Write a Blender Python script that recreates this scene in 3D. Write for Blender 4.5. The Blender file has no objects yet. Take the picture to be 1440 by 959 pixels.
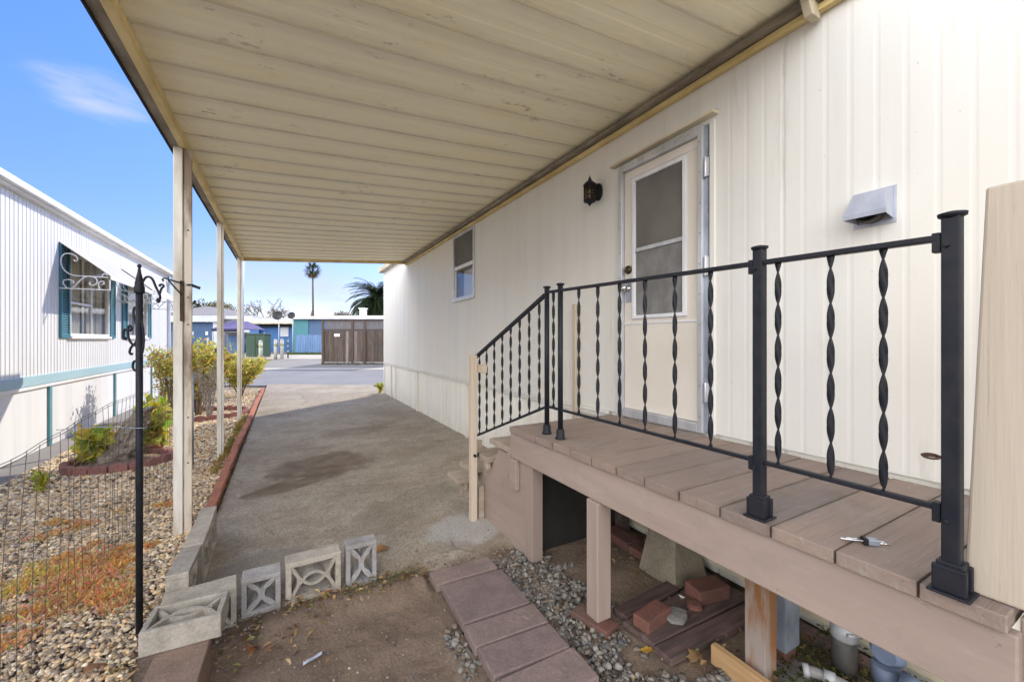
import bpy, bmesh, math, random
import numpy as np
from mathutils import Vector, Matrix, noise
random.seed(7); rng = np.random.default_rng(7)
sc = bpy.context.scene
col = sc.collection
R = math.radians
YAW = R(29.3)
FX, FY = math.sin(YAW), math.cos(YAW)          # the direction the street is seen along
RX, RY = FY, -FX                                # the direction the street runs along
CAMZ, FPX = 1.5, 570.0

# ------------------------------------------------------------------ terrain
def gd(d): return min(max(.055*(d-13), 0), .6)
def ground(x, y): return gd(x*FX+y*FY)
def street(u, d, lift=0.0):
    """a point of the far side of the street: u across, d away"""
    a = (u-720)/FPX
    x, y = d*(FX+a*RX), d*(FY+a*RY)
    return (x, y, gd(d)+lift)

# ------------------------------------------------------------------ materials
class G:
    def __init__(s, name):
        s.m = bpy.data.materials.new(name); s.m.use_nodes = True
        s.t = s.m.node_tree; s.n = s.t.nodes; s.b = s.n['Principled BSDF']
        s.geo = s.n.new('ShaderNodeNewGeometry')
    def link(s, a, b): s.t.links.new(a, b)
    def pos(s, stretch=(1,1,1)):
        mp = s.n.new('ShaderNodeMapping'); mp.inputs['Scale'].default_value = stretch
        s.link(s.geo.outputs['Position'], mp.inputs['Vector']); return mp.outputs[0]
    def noise(s, scale, stretch=(1,1,1), detail=6, rough=.55, dist=0):
        n = s.n.new('ShaderNodeTexNoise'); n.inputs['Scale'].default_value = scale
        n.inputs['Detail'].default_value = detail; n.inputs['Roughness'].default_value = rough
        n.inputs['Distortion'].default_value = dist
        s.link(s.pos(stretch), n.inputs['Vector']); return n.outputs['Fac']
    def vor(s, scale, feature='F1', out='Distance', stretch=(1,1,1)):
        n = s.n.new('ShaderNodeTexVoronoi'); n.feature = feature; n.inputs['Scale'].default_value = scale
        s.link(s.pos(stretch), n.inputs['Vector']); return n.outputs[out]
    def ramp(s, f, stops):
        r = s.n.new('ShaderNodeValToRGB'); e = r.color_ramp.elements
        while len(e) < len(stops): e.new(.5)
        for k, (p, c) in zip(e, stops):
            k.position = p; k.color = (*c, 1) if len(c) == 3 else c
        s.link(f, r.inputs[0]); return r.outputs[0]
    def gray(s, f, lo, hi): return s.ramp(f, [(lo, (0,0,0)), (hi, (1,1,1))])
    def mix(s, f, a, b, mode='MIX'):
        m = s.n.new('ShaderNodeMix'); m.data_type = 'RGBA'; m.blend_type = mode
        for v, i in ((f, 0), (a, 6), (b, 7)):
            if hasattr(v, 'is_linked'): s.link(v, m.inputs[i])
            else: m.inputs[i].default_value = v if i == 0 else (*v, 1)
        return m.outputs[2]
    def math(s, op, a, b=0.0):
        m = s.n.new('ShaderNodeMath'); m.operation = op
        for v, i in ((a, 0), (b, 1)):
            if hasattr(v, 'is_linked'): s.link(v, m.inputs[i])
            else: m.inputs[i].default_value = v
        return m.outputs[0]
    def sep(s):
        n = s.n.new('ShaderNodeSeparateXYZ'); s.link(s.geo.outputs['Position'], n.inputs[0]); return n.outputs
    def rnd(s):
        return s.n.new('ShaderNodeObjectInfo').outputs['Random']
    def attr(s):
        a = s.n.new('ShaderNodeAttribute'); a.attribute_name = 'tint'; return a.outputs['Color']
    def color(s, c):
        if hasattr(c, 'is_linked'): s.link(c, s.b.inputs['Base Color'])
        else: s.b.inputs['Base Color'].default_value = (*c, 1)
    def bump(s, f, strength=.3, dist=.01, prev=None):
        b = s.n.new('ShaderNodeBump'); b.inputs['Strength'].default_value = strength
        b.inputs['Distance'].default_value = dist; s.link(f, b.inputs['Height'])
        if prev is not None: s.link(prev, b.inputs['Normal'])
        s.link(b.outputs[0], s.b.inputs['Normal']); return b.outputs[0]
    def set(s, rough=.6, metal=0, spec=None):
        s.b.inputs['Roughness'].default_value = rough; s.b.inputs['Metallic'].default_value = metal
        if spec is not None: s.b.inputs['Specular IOR Level'].default_value = spec
        return s

def simple(name, c1, c2=None, scale=6, stretch=(1,1,1), rough=.6, metal=0, bump=.15, bscale=60, bdist=.004, lo=.35, hi=.65, rnd=0, bstretch=None, spec=.3, detail=6):
    g = G(name).set(rough, metal, spec)
    c2 = c2 or tuple(x*.75 for x in c1)
    c = g.ramp(g.noise(scale, stretch, detail), [(lo, c1), (hi, c2)])
    if rnd:
        v = g.ramp(g.rnd(), [(0, (1-rnd,)*3), (1, (1+rnd*.3,)*3)])
        c = g.mix(1.0, c, v, 'MULTIPLY')
    g.color(c)
    if bump: g.bump(g.noise(bscale, bstretch or stretch), bump, bdist)
    return g.m

M = {}
def siding(name, base, dirt, warm=None):
    g = G(name).set(.5, 0, .35)
    st = g.noise(5, (1, 1, .06), 5)
    c = g.ramp(st, [(.34, tuple(b*.93 for b in base)), (.5, base), (.7, tuple(min(b*1.03, .9) for b in base))])
    if warm: c = g.mix(g.gray(g.noise(.9, (1,1,.6)), .35, .7), c, warm)
    d = g.gray(g.noise(11, (1, 1, .12), 8, .7), .60, .78)
    c = g.mix(g.math('MULTIPLY', d, .42), c, dirt)
    low = g.math('MULTIPLY', g.gray(g.math('SUBTRACT', .5, g.sep()[2]), .12, .5), g.gray(g.noise(9, (1,1,.5)), .3, .7))
    c = g.mix(g.math('MULTIPLY', low, .35), c, dirt)
    sp = g.gray(g.noise(38, (1,1,1), 2), .735, .76)
    c = g.mix(g.math('MULTIPLY', sp, .35), c, (.3,.27,.2))
    g.color(c)
    nz = g.bump(g.noise(2.2, (1,1,.5), 2), .25, .02); g.bump(g.noise(120), .06, .003, nz)
    return g.m
M['siding'] = siding('cream_siding', (.75,.737,.69), (.43,.39,.33), (.765,.73,.645))
M['siding_white'] = siding('white_siding', (.72,.72,.715), (.55,.54,.52))
M['skirt'] = siding('cream_skirting', (.88,.85,.76), (.45,.40,.30))

def soffit():
    g = G('carport_pan').set(.5, 0, .3)
    z = g.sep()
    c = g.ramp(g.noise(1.6, (.5,1.5,1), 5), [(.3, (.97,.90,.64)), (.5, (.96,.90,.68)), (.72, (.95,.85,.55))])
    fib = g.noise(26, (.12, 2.2, 1), 6, .7)
    c = g.mix(g.math('MULTIPLY', g.gray(fib, .5, .75), .20), c, (.62,.55,.40))
    yy = g.math('FRACT', g.math('DIVIDE', g.math('ADD', z[1], 10-2.62+.305*40-10), .305))   # place across one pan
    edge = g.gray(g.math('ABSOLUTE', g.math('SUBTRACT', yy, .5)), .27, .47)
    streak = g.math('MULTIPLY', edge, g.gray(g.noise(5.5, (.35, 3, 1), 7, .7), .40, .62))
    strip = g.math('MULTIPLY', g.ramp(yy, [(0, (1,1,1)), (.26, (.8,.8,.8)), (.36, (0,0,0)), (1, (0,0,0))]), g.gray(g.noise(1.1, (.8,2,1), 4), .25, .55))
    c = g.mix(g.math('MULTIPLY', strip, .26), c, (.56,.52,.44))
    seam = g.ramp(yy, [(0, (1,1,1)), (.045, (1,1,1)), (.065, (0,0,0)), (1, (0,0,0))])
    c = g.mix(g.math('MULTIPLY', seam, .40), c, (.42,.36,.25))
    c = g.mix(g.math('MULTIPLY', streak, .34), c, (.50,.46,.37))
    sp = g.math('MULTIPLY', g.gray(g.noise(9, (.7,1.6,1), 9, .75), .57, .64), g.gray(g.noise(1.7), .5, .62))
    c = g.mix(g.math('MULTIPLY', sp, .6), c, (.24,.20,.14))
    g.color(c); g.bump(g.noise(30, (.2,2,1)), .08, .004); return g.m
M['soffit'] = soffit()
M['ochre'] = simple('ochre_trim', (.78,.62,.30), (.58,.44,.18), 5, (1,.6,1), .5, bump=.05)
M['cream_trim'] = simple('cream_trim', (.74,.67,.5), (.5,.43,.3), 4, (1,.4,.4), .55, bump=.05)
M['gutter'] = simple('dirty_gutter', (.16,.14,.11), (.36,.31,.24), 7, (1,.5,1), .7, lo=.3, hi=.7)
M['post'] = simple('white_post', (.82,.79,.71), (.42,.35,.25), 6, (1,1,.22), .5, bump=.12, lo=.44, hi=.74)
M['post_dark'] = simple('dark_streaked_post', (.68,.60,.49), (.24,.18,.125), 8, (1,1,.25), .6, bump=.15, lo=.44, hi=.62)  # darker, streaked tone for the set-back strip of the nearest post
M['alu'] = simple('aluminium', (.66,.67,.69), (.50,.51,.53), 9, (1,1,.3), .38, .55, bump=.05)
M['alu_white'] = simple('white_aluminium', (.80,.81,.82), (.66,.67,.7), 9, (1,1,.3), .42, .0, bump=.05)
M['galv'] = simple('galvanised_steel', (.42,.46,.52), (.26,.29,.34), 14, (1,1,.5), .42, .6, bump=.08)
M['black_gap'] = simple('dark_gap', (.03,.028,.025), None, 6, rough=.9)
M['iron'] = simple('black_iron', (.012,.014,.020), (.022,.022,.026), 18, (1,1,1), .48, .0, bump=.2, bscale=90, bdist=.002, spec=.22)
M['rust_iron'] = simple('rusty_iron', (.035,.025,.02), (.10,.05,.028), 20, (1,1,1), .7, .1, bump=.3)
M['door'] = simple('beige_door', (.765,.705,.615), (.72,.655,.565), 3, (1,1,.6), .5, bump=.03)
M['brass'] = simple('dark_brass', (.10,.075,.04), None, 20, rough=.35, metal=.8, bump=.05)
M['chrome'] = simple('chrome', (.75,.75,.75), None, 20, rough=.2, metal=1, bump=.03)
def deckmat(name, base, worn):
    g = G(name).set(.62, 0, .3)
    gr = g.noise(7, (.35, 5, 5), 8, .65)
    c = g.ramp(gr, [(.3, tuple(b*.86 for b in base)), (.55, base), (.75, tuple(b*1.08 for b in base))])
    c = g.mix(g.math('MULTIPLY', g.gray(g.noise(3.2, (1,1,1), 6), .45, .72), .75), c, worn)
    ck = g.gray(g.noise(8, (.16, 6, 6), 9, .75), .60, .69)
    c = g.mix(g.math('MULTIPLY', ck, .6), c, (.10,.075,.058))
    py = g.sep()[1]; fr = g.math('ABSOLUTE', g.math('SUBTRACT', g.math('FRACT', g.math('DIVIDE', g.math('SUBTRACT', py, .395-.17958*4), .17958)), .5))
    dirtline = g.math('MULTIPLY', g.gray(fr, .40, .49), g.gray(g.noise(13, (.6,1,1), 6), .32, .62))
    c = g.mix(g.math('MULTIPLY', dirtline, .6), c, (.11,.085,.065))
    scuff = g.gray(g.noise(3.1, (1,1,1), 9, .75), .56, .62)
    c = g.mix(g.math('MULTIPLY', scuff, .35), c, (.16,.125,.10))
    chip = g.gray(g.noise(12, (.5,1.6,1), 8, .7), .62, .65)
    c = g.mix(g.math('MULTIPLY', chip, .65), c, (.33,.30,.27))
    dust = g.gray(g.noise(5, (.8,1,1), 7, .7), .52, .72)
    c = g.mix(g.math('MULTIPLY', dust, .30), c, (.35,.31,.275))
    nail = g.math('SUBTRACT', 1.0, g.gray(g.vor(9.5), .018, .03))
    c = g.mix(g.math('MULTIPLY', nail, .7), c, (.08,.06,.05))
    v = g.ramp(g.rnd(), [(0, (.84,.84,.86)), (1, (1.10,1.07,1.04))])
    g.color(g.mix(1.0, c, v, 'MULTIPLY'))
    nz = g.bump(g.noise(9, (.2, 8, 8), 8), .4, .008); g.bump(chip, -.3, .002, nz); return g.m
M['deck'] = deckmat('deck_paint', (.275,.208,.168), (.245,.212,.19))
def rimmat():
    g = G('rim_paint').set(.62, 0, .25)
    c = g.ramp(g.noise(3.5, (1,.3,2.5), 7), [(.3, (.37,.285,.235)), (.75, (.30,.228,.19))])
    wear = g.gray(g.noise(5, (1,.35,1.6), 9, .75), .52, .66); c = g.mix(g.math('MULTIPLY', wear, .5), c, (.42,.35,.30))
    ck = g.gray(g.noise(9, (1,.12,5), 9, .75), .63, .69); c = g.mix(g.math('MULTIPLY', ck, .5), c, (.16,.115,.09))
    drt = g.gray(g.noise(2.3, (1,1,1.5), 8, .7), .56, .68); c = g.mix(g.math('MULTIPLY', drt, .3), c, (.20,.155,.125))
    chip = g.gray(g.noise(18, (1,.8,1.2), 6, .7), .655, .68); c = g.mix(g.math('MULTIPLY', chip, .7), c, (.17,.12,.09))
    nail = g.math('SUBTRACT', 1.0, g.gray(g.vor(7.5), .02, .03)); c = g.mix(g.math('MULTIPLY', nail, .6), c, (.10,.075,.06))
    g.color(c); nz = g.bump(g.noise(14, (1,.4,4), 9, .65), .2, .006); g.bump(chip, -.4, .003, nz); return g.m
M['rim'] = rimmat()
M['rim_plain'] = simple('rim_paint', (.44,.335,.285), (.385,.29,.25), 3.5, (1,.3,2.5), .6, bump=.22, bscale=14, bstretch=(1,.25,6), lo=.3, hi=.75)
M['rim_upright'] = simple('post_paint', (.37,.285,.238), (.29,.222,.186), 4, (3,3,.3), .6, bump=.22, bscale=16, bstretch=(5,5,.3), lo=.3, hi=.75, rnd=.08)
M['stair'] = simple('stair_paint', (.46,.375,.295), (.35,.28,.215), 6, (.4,3,3), .6, bump=.2, rnd=.15)
M['tan_wood'] = simple('tan_wood', (.60,.50,.385), (.50,.405,.30), 5, (4,4,.3), .65, bump=.2, bscale=20, bstretch=(5,5,.3))
def plank():
    g = G('tan_plank').set(.7, 0, .25)
    c = g.ramp(g.noise(6, (6, 3.2, .18), 7, .6), [(.3, (.46,.385,.30)), (.55, (.51,.435,.345)), (.75, (.41,.335,.25))])
    ck = g.gray(g.noise(9, (5, 4, .14), 9, .75), .58, .66)
    c = g.mix(g.math('MULTIPLY', ck, .6), c, (.24,.175,.12))
    kn = g.gray(g.noise(13, (1,1,1), 3), .73, .76)
    c = g.mix(g.math('MULTIPLY', kn, .7), c, (.16,.11,.07))
    g.color(c); g.bump(g.noise(16, (6, 6, .2), 8), .3, .005); return g.m
M['plank'] = plank()
M['old_board'] = simple('old_stained_board', (.16,.10,.085), (.075,.055,.05), 8, (.4,4,4), .75, bump=.3, bscale=20, bstretch=(.3,6,6), rnd=.3)
M['brown_post'] = simple('weathered_brown_post', (.24,.105,.04), (.30,.25,.215), 5, (3,3,.7), .7, bump=.3, bscale=20, bstretch=(6,6,.4), lo=.42, hi=.6)
M['orange_board'] = simple('fresh_lumber', (.50,.315,.15), (.38,.235,.115), 6, (5,.4,5), .65, bump=.15, bscale=18, bstretch=(6,.3,6))
def concrete(name, c1, c2, c3=(.09,.08,.065)):
    g = G(name).set(.88, 0, .2)
    c = g.ramp(g.noise(9, (1,1,1), 9, .65), [(.3, c2), (.62, c1)])
    c = g.mix(g.math('MULTIPLY', g.gray(g.noise(4, (1,1,1), 9, .7), .50, .68), .55), c, c3)
    c = g.mix(.55, c, g.ramp(g.noise(85, (1,1,1), 5, .7), [(.32, (.62,.62,.62)), (.62, (1.15,1.15,1.15))]), 'MULTIPLY')
    v = g.ramp(g.rnd(), [(0, (.88,.88,.9)), (1, (1.08,1.06,1.03))])
    g.color(g.mix(1.0, c, v, 'MULTIPLY'))
    pit = g.math('SUBTRACT', 1.0, g.gray(g.noise(60, (1,1,1), 4, .6), .30, .36))
    b = g.bump(g.noise(70, (1,1,1), 8, .7), .7, .008); b = g.bump(g.vor(140), .3, .003, b); g.bump(pit, -.7, .006, b); return g.m
M['block'] = concrete('breeze_block', (.50,.455,.38), (.35,.315,.255), (.20,.165,.115))
M['block_grey'] = concrete('grey_block', (.40,.385,.375), (.30,.29,.285), (.2,.18,.16))
M['pier'] = concrete('pier_concrete', (.30,.26,.19), (.22,.19,.135))
M['paver'] = concrete('mauve_paver', (.275,.205,.182), (.20,.152,.138), (.15,.125,.105))
M['paver_tan'] = concrete('brown_slab', (.34,.235,.17), (.25,.185,.145))
M['brick'] = concrete('red_brick', (.19,.085,.065), (.125,.07,.056), (.17,.14,.115))
M['edging'] = concrete('edging_brick', (.56,.235,.15), (.42,.175,.11), (.22,.12,.08))
M['scallop'] = concrete('scallop_edging', (.36,.165,.14), (.26,.125,.11), (.2,.14,.12))
M['stone'] = concrete('grey_stone', (.30,.28,.25), (.20,.19,.17))
M['terracotta'] = simple('terracotta', (.45,.2,.13), (.38,.15,.09), 8, rough=.8)

def driveway():
    g = G('driveway_concrete').set(.9, 0, .15)
    p = g.sep()
    big = g.noise(.9, (1,1,1), 5, .6)
    c = g.ramp(big, [(.3, (.315,.265,.20)), (.5, (.41,.355,.28)), (.7, (.485,.43,.345))])
    c = g.mix(g.math('MULTIPLY', g.gray(g.noise(3.3, (1,1.4,1), 8, .7), .46, .66), .6), c, (.29,.25,.20))
    agg = g.vor(75, 'F1', 'Color')
    agg = g.ramp(agg, [(.15, (.62,.60,.57)), (.55, (1,1,1)), (.9, (1.32,1.3,1.26))])
    c = g.mix(.6, c, agg, 'MULTIPLY')
    br = g.gray(g.noise(1.7, (1,1.6,1), 9, .72), .48, .66)
    c = g.mix(g.math('MULTIPLY', br, .5), c, (.27,.205,.145))
    du = g.gray(g.noise(5.5, (1,1,1), 9, .75), .54, .66)
    c = g.mix(g.math('MULTIPLY', du, .45), c, (.50,.46,.39))
    fine = g.ramp(g.noise(160, (1,1,1), 3), [(.36, (.62,.62,.62)), (.6, (1.12,1.12,1.12))])
    c = g.mix(.6, c, fine, 'MULTIPLY')
    # dried oil stain in the middle of the parking place, warped by noise
    w = g.math('MULTIPLY', g.math('SUBTRACT', g.noise(2.6, (1,1,1), 8, .65), .5), 3.0)
    def blob(x, y, rx, ry, rot, ww=1.0):
        ca, sa = math.cos(rot), math.sin(rot)
        dx, dy = g.math('SUBTRACT', p[0], x), g.math('SUBTRACT', p[1], y)
        a = g.math('DIVIDE', g.math('ADD', g.math('MULTIPLY', dx, ca), g.math('MULTIPLY', dy, sa)), rx)
        b = g.math('DIVIDE', g.math('SUBTRACT', g.math('MULTIPLY', dy, ca), g.math('MULTIPLY', dx, sa)), ry)
        r = g.math('ADD', g.math('ADD', g.math('MULTIPLY', a, a), g.math('MULTIPLY', b, b)), w)
        return g.gray(g.math('SUBTRACT', 1.25, r), .02, .5)
    st = g.math('MAXIMUM', blob(.42, 5.28, .62, .46, .5), blob(.02, 4.72, .36, .16, .4))
    c = g.mix(g.math('MULTIPLY', st, .8), c, g.ramp(g.noise(5), [(.35, (.115,.088,.062)), (.65, (.24,.18,.125))]))
    st2 = g.math('MAXIMUM', blob(1.0, 7.0, .5, .3, .2), blob(.9, 3.6, .7, .25, .6))
    c = g.mix(g.math('MULTIPLY', st2, .28), c, (.14,.115,.085))
    pale = blob(1.25, 2.95, .35, .25, .2)
    c = g.mix(g.math('MULTIPLY', pale, .45), c, (.50,.50,.50))
    damp = blob(-.1, 3.0, .45, .28, .2)
    c = g.mix(g.math('MULTIPLY', damp, .4), c, (.19,.18,.17))
    # hairline cracks
    n = g.n.new('ShaderNodeTexVoronoi'); n.feature = 'DISTANCE_TO_EDGE'; n.inputs['Scale'].default_value = .75
    mx = g.n.new('ShaderNodeMix'); mx.data_type = 'VECTOR'; mx.inputs[0].default_value = .16
    nn = g.n.new('ShaderNodeTexNoise'); nn.inputs['Scale'].default_value = 2.5; nn.inputs['Detail'].default_value = 6
    g.link(g.geo.outputs['Position'], nn.inputs['Vector']); g.link(g.geo.outputs['Position'], mx.inputs[4]); g.link(nn.outputs['Color'], mx.inputs[5])
    g.link(mx.outputs[1], n.inputs['Vector'])
    cr = g.math('SUBTRACT', 1.0, g.gray(n.outputs[0], .002, .009))
    cr = g.math('MULTIPLY', cr, g.gray(g.noise(1.3), .52, .64))
    c = g.mix(g.math('MULTIPLY', cr, .45), c, (.05,.043,.035))
    # crumbling dirt over the front edge
    e = g.gray(g.math('ADD', g.math('MULTIPLY', g.math('SUBTRACT', 2.78, p[1]), 1.6), g.math('MULTIPLY', g.math('SUBTRACT', g.noise(5), .5), 1.6)), .1, .6)
    c = g.mix(e, c, (.21,.155,.108))
    g.color(c)
    b = g.bump(g.noise(55, (1,1,1), 8, .75), .8, .014); b = g.bump(g.vor(75), .5, .008, b); g.bump(cr, -.6, .01, b)
    return g.m
M['driveway'] = driveway()
def dirt(name, c1, c2, c3):
    g = G(name).set(.95, 0, .1)
    c = g.ramp(g.noise(2.2, (1,1,1), 8, .65), [(.3, c1), (.5, c2), (.72, c3)])
    c = g.mix(.6, c, g.ramp(g.noise(90, (1,1,1), 5, .7), [(.3, (.5,.5,.5)), (.65, (1.2,1.2,1.2))]), 'MULTIPLY')
    sp = g.gray(g.vor(58), .05, .13)
    pk = g.gray(g.noise(21), .56, .6)
    c = g.mix(g.math('MULTIPLY', g.math('SUBTRACT', 1, sp), g.math('MULTIPLY', pk, .6)), c, (.42,.38,.32))
    g.color(c)
    b = g.bump(g.noise(32, (1,1,1), 9, .7), .8, .02); g.bump(g.noise(140), .4, .005, b); return g.m
M['dirt'] = dirt('yard_dirt', (.155,.112,.08), (.235,.172,.125), (.31,.24,.18))
M['under'] = dirt('shaded_dirt', (.085,.066,.05), (.14,.11,.085), (.19,.155,.12))
M['bed'] = dirt('gravel_bed', (.16,.12,.08), (.27,.215,.155), (.36,.3,.22))
M['asphalt'] = simple('asphalt', (.235,.23,.235), (.20,.195,.20), .7, (1,1,1), .9, bump=.4, bscale=120, bdist=.006)
M['lot'] = simple('parking_concrete', (.27,.25,.23), (.215,.2,.185), .5, (1,1,1), .9, bump=.3, bscale=100)
M['pale_conc'] = simple('pale_concrete', (.52,.47,.40), (.42,.38,.32), 1.5, rough=.9)
M['paint_line'] = simple('road_paint', (.75,.74,.7), None, 5)
def tinted(name, rough=.8, bump=.3, trans=0):
    g = G(name).set(rough, 0, .25); c = g.attr()
    v = g.ramp(g.noise(45, (1,1,1), 4), [(.3, (.78,.78,.78)), (.7, (1.12,1.12,1.12))])
    c = g.mix(.8, c, v, 'MULTIPLY'); g.color(c)
    if bump: g.bump(g.noise(90), bump, .003)
    if trans:
        t = g.n.new('ShaderNodeBsdfTranslucent'); g.link(c, t.inputs[0])
        mx = g.n.new('ShaderNodeMixShader'); mx.inputs[0].default_value = trans
        g.link(g.b.outputs[0], mx.inputs[1]); g.link(t.outputs[0], mx.inputs[2]); g.link(mx.outputs[0], g.n['Material Output'].inputs[0])
    return g.m
M['pebble'] = tinted('pebble')
M['leaf'] = tinted('leaf', .5, 0, .42)
M['litter'] = tinted('litter', .75, 0)
M['stem'] = simple('stem', (.16,.11,.07), (.27,.22,.17), 12, rough=.85)
M['grey_stem'] = simple('dry_stem', (.34,.31,.29), (.24,.21,.19), 12, rough=.9)
def stumpmat():
    g = G('palm_stump').set(.95, 0, .1)
    c = g.ramp(g.noise(9, (1,1,2.4), 9, .7), [(.32, (.17,.13,.10)), (.5, (.42,.35,.28)), (.7, (.58,.52,.44))])
    g.color(c); g.bump(g.noise(16, (1,1,3), 9, .75), 1, .04); return g.m
M['stump'] = stumpmat()
M['teal'] = simple('teal_paint', (.055,.20,.255), (.045,.165,.215), 5, rough=.45, bump=.03)
M['teal_pale'] = simple('pale_teal', (.10,.27,.31), (.14,.31,.35), 5, rough=.5, bump=.03)
M['teal_band'] = simple('teal_band', (.33,.49,.54), (.37,.53,.57), 2, (1,.3,1), .45, bump=.04)
M['white'] = simple('white_paint', (.85,.85,.84), (.72,.71,.69), 5, (1,1,.4), .5, bump=.05)
M['awning'] = simple('awning_cream', (.56,.535,.48), (.48,.455,.40), 4, (1,1,1), .5, bump=.03)
M['roof_white'] = simple('white_roof', (.80,.80,.79), (.66,.64,.6), 2, rough=.5, bump=.04)
M['curtain'] = simple('curtain', (.85,.80,.70), (.72,.66,.56), 7, (1,6,.4), .9, bump=.2)
M['curtain_dark'] = simple('dark_room', (.40,.34,.26), (.30,.25,.19), 4, rough=.9)
M['blind'] = simple('window_shade', (.36,.32,.25), (.29,.255,.2), 3, (1,.4,5), .8, bump=.05)
def glass(name, tint=(1,1,1), amount=.25):
    g = G(name); g.n.remove(g.b)
    tr = g.n.new('ShaderNodeBsdfTransparent'); tr.inputs[0].default_value = (*tint, 1)
    gl = g.n.new('ShaderNodeBsdfGlossy'); gl.inputs['Roughness'].default_value = .04
    f = g.n.new('ShaderNodeLayerWeight'); f.inputs['Blend'].default_value = .5
    nz = g.n.new('ShaderNodeBump'); nz.inputs['Strength'].default_value = .06; nz.inputs['Distance'].default_value = .02
    g.link(g.noise(4, (1,1,1), 2), nz.inputs['Height']); g.link(nz.outputs[0], gl.inputs['Normal'])
    m = g.n.new('ShaderNodeMixShader'); g.link(g.math('ADD', g.math('MULTIPLY', g.math('POWER', f.outputs['Facing'], 4.0), .55), amount), m.inputs[0])
    g.link(tr.outputs[0], m.inputs[1]); g.link(gl.outputs[0], m.inputs[2]); g.link(m.outputs[0], g.n['Material Output'].inputs[0]); return g.m
M['glass'] = glass('window_glass', (.95,.96,.97), .05)
M['lamp_glass'] = glass('lamp_glass', (.5,.42,.28), .06)
def screen():
    g = G('insect_screen').set(.7, 0, .2)
    c = g.ramp(g.noise(2.2, (1,1,1), 4), [(.35, (.135,.125,.11)), (.7, (.185,.172,.15))])
    g.color(c); g.bump(g.vor(400), .2, .001); return g.m
M['screen'] = screen()
M['screen_low'] = simple('hazy_screen', (.165,.16,.15), (.27,.265,.25), 5, (1,2,1.2), .5, bump=.02, lo=.4, hi=.75)
M['wire'] = simple('fence_wire', (.13,.12,.11), (.22,.18,.14), 20, rough=.5, metal=.5, bump=0)
M['vent'] = simple('vent_grey', (.52,.55,.62), (.40,.42,.48), 9, (1,1,.6), .45, .25, bump=.15)
M['paper'] = simple('paper', (.62,.68,.80), None, 20, rough=.7)
M['pipe_dark'] = simple('dark_pipe', (.07,.068,.062), (.11,.1,.09), 9, rough=.55)
M['pipe_grey'] = simple('grey_fitting', (.50,.51,.52), (.33,.33,.33), 14, rough=.5, metal=.2)
M['pipe_white'] = simple('white_pipe', (.32,.32,.30), (.16,.15,.14), 14, rough=.5)
M['meter'] = simple('blue_grey_paint', (.17,.21,.30), (.12,.15,.21), 9, rough=.5)
M['blue'] = simple('blue_paint', (.075,.165,.36), (.10,.205,.42), 1, rough=.6, bump=.05)
M['blue_deep'] = simple('deep_blue_paint', (.045,.13,.33), (.06,.16,.37), 1, rough=.6)
M['teal_wall'] = simple('blue_green_wall', (.085,.25,.28), (.10,.285,.31), 1, rough=.6)
M['slate'] = simple('slate_blue', (.105,.17,.29), (.09,.15,.26), 1, rough=.6)
M['blue_fence'] = simple('blue_fence_paint', (.165,.27,.46), (.13,.225,.40), 4, (1,1,.3), .6)
M['garage_door'] = simple('garage_blue', (.065,.125,.225), (.055,.105,.195), 1, rough=.6)
M['garage_white'] = simple('grey_white_paint', (.60,.62,.66), (.50,.52,.56), 1, rough=.6)
M['purple'] = simple('purple_canvas', (.15,.12,.26), (.12,.10,.22), 2, rough=.8)
M['purple_dark'] = simple('purple_valance', (.035,.03,.07), None, 2, rough=.8)
M['shingle'] = simple('grey_shingle', (.27,.25,.25), (.20,.19,.19), 12, rough=.9)
M['green_box'] = simple('transformer_green', (.045,.085,.055), (.055,.10,.062), 2, rough=.5)
M['bollard'] = simple('pale_bollard', (.55,.54,.46), (.42,.41,.34), 5, rough=.6)
M['lichen'] = simple('yellow_cap', (.45,.40,.16), None, 5)
M['fence_brown'] = simple('brown_fence', (.155,.118,.092), (.085,.064,.05), 5, (5,5,.4), .85, bump=.3, rnd=.35)
M['fence_grey'] = simple('weathered_fence', (.30,.265,.24), (.18,.155,.135), 6, (5,5,.4), .85, bump=.3, rnd=.3)
M['fence_red'] = simple('redwood_post', (.13,.085,.064), (.09,.06,.046), 5, (5,5,.4), .85, bump=.3)
M['bark'] = simple('bark', (.16,.125,.10), (.09,.07,.055), 6, (4,4,.6), .95, bump=.5, bscale=10)
M['light_pole'] = simple('grey_pole', (.55,.58,.62), (.48,.5,.54), 4, rough=.5, metal=.1)
M['dish'] = simple('dark_dish', (.05,.052,.055), None, 8, rough=.5)
M['black_plastic'] = simple('black_plastic', (.015,.015,.016), None, 9, rough=.5)

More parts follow.
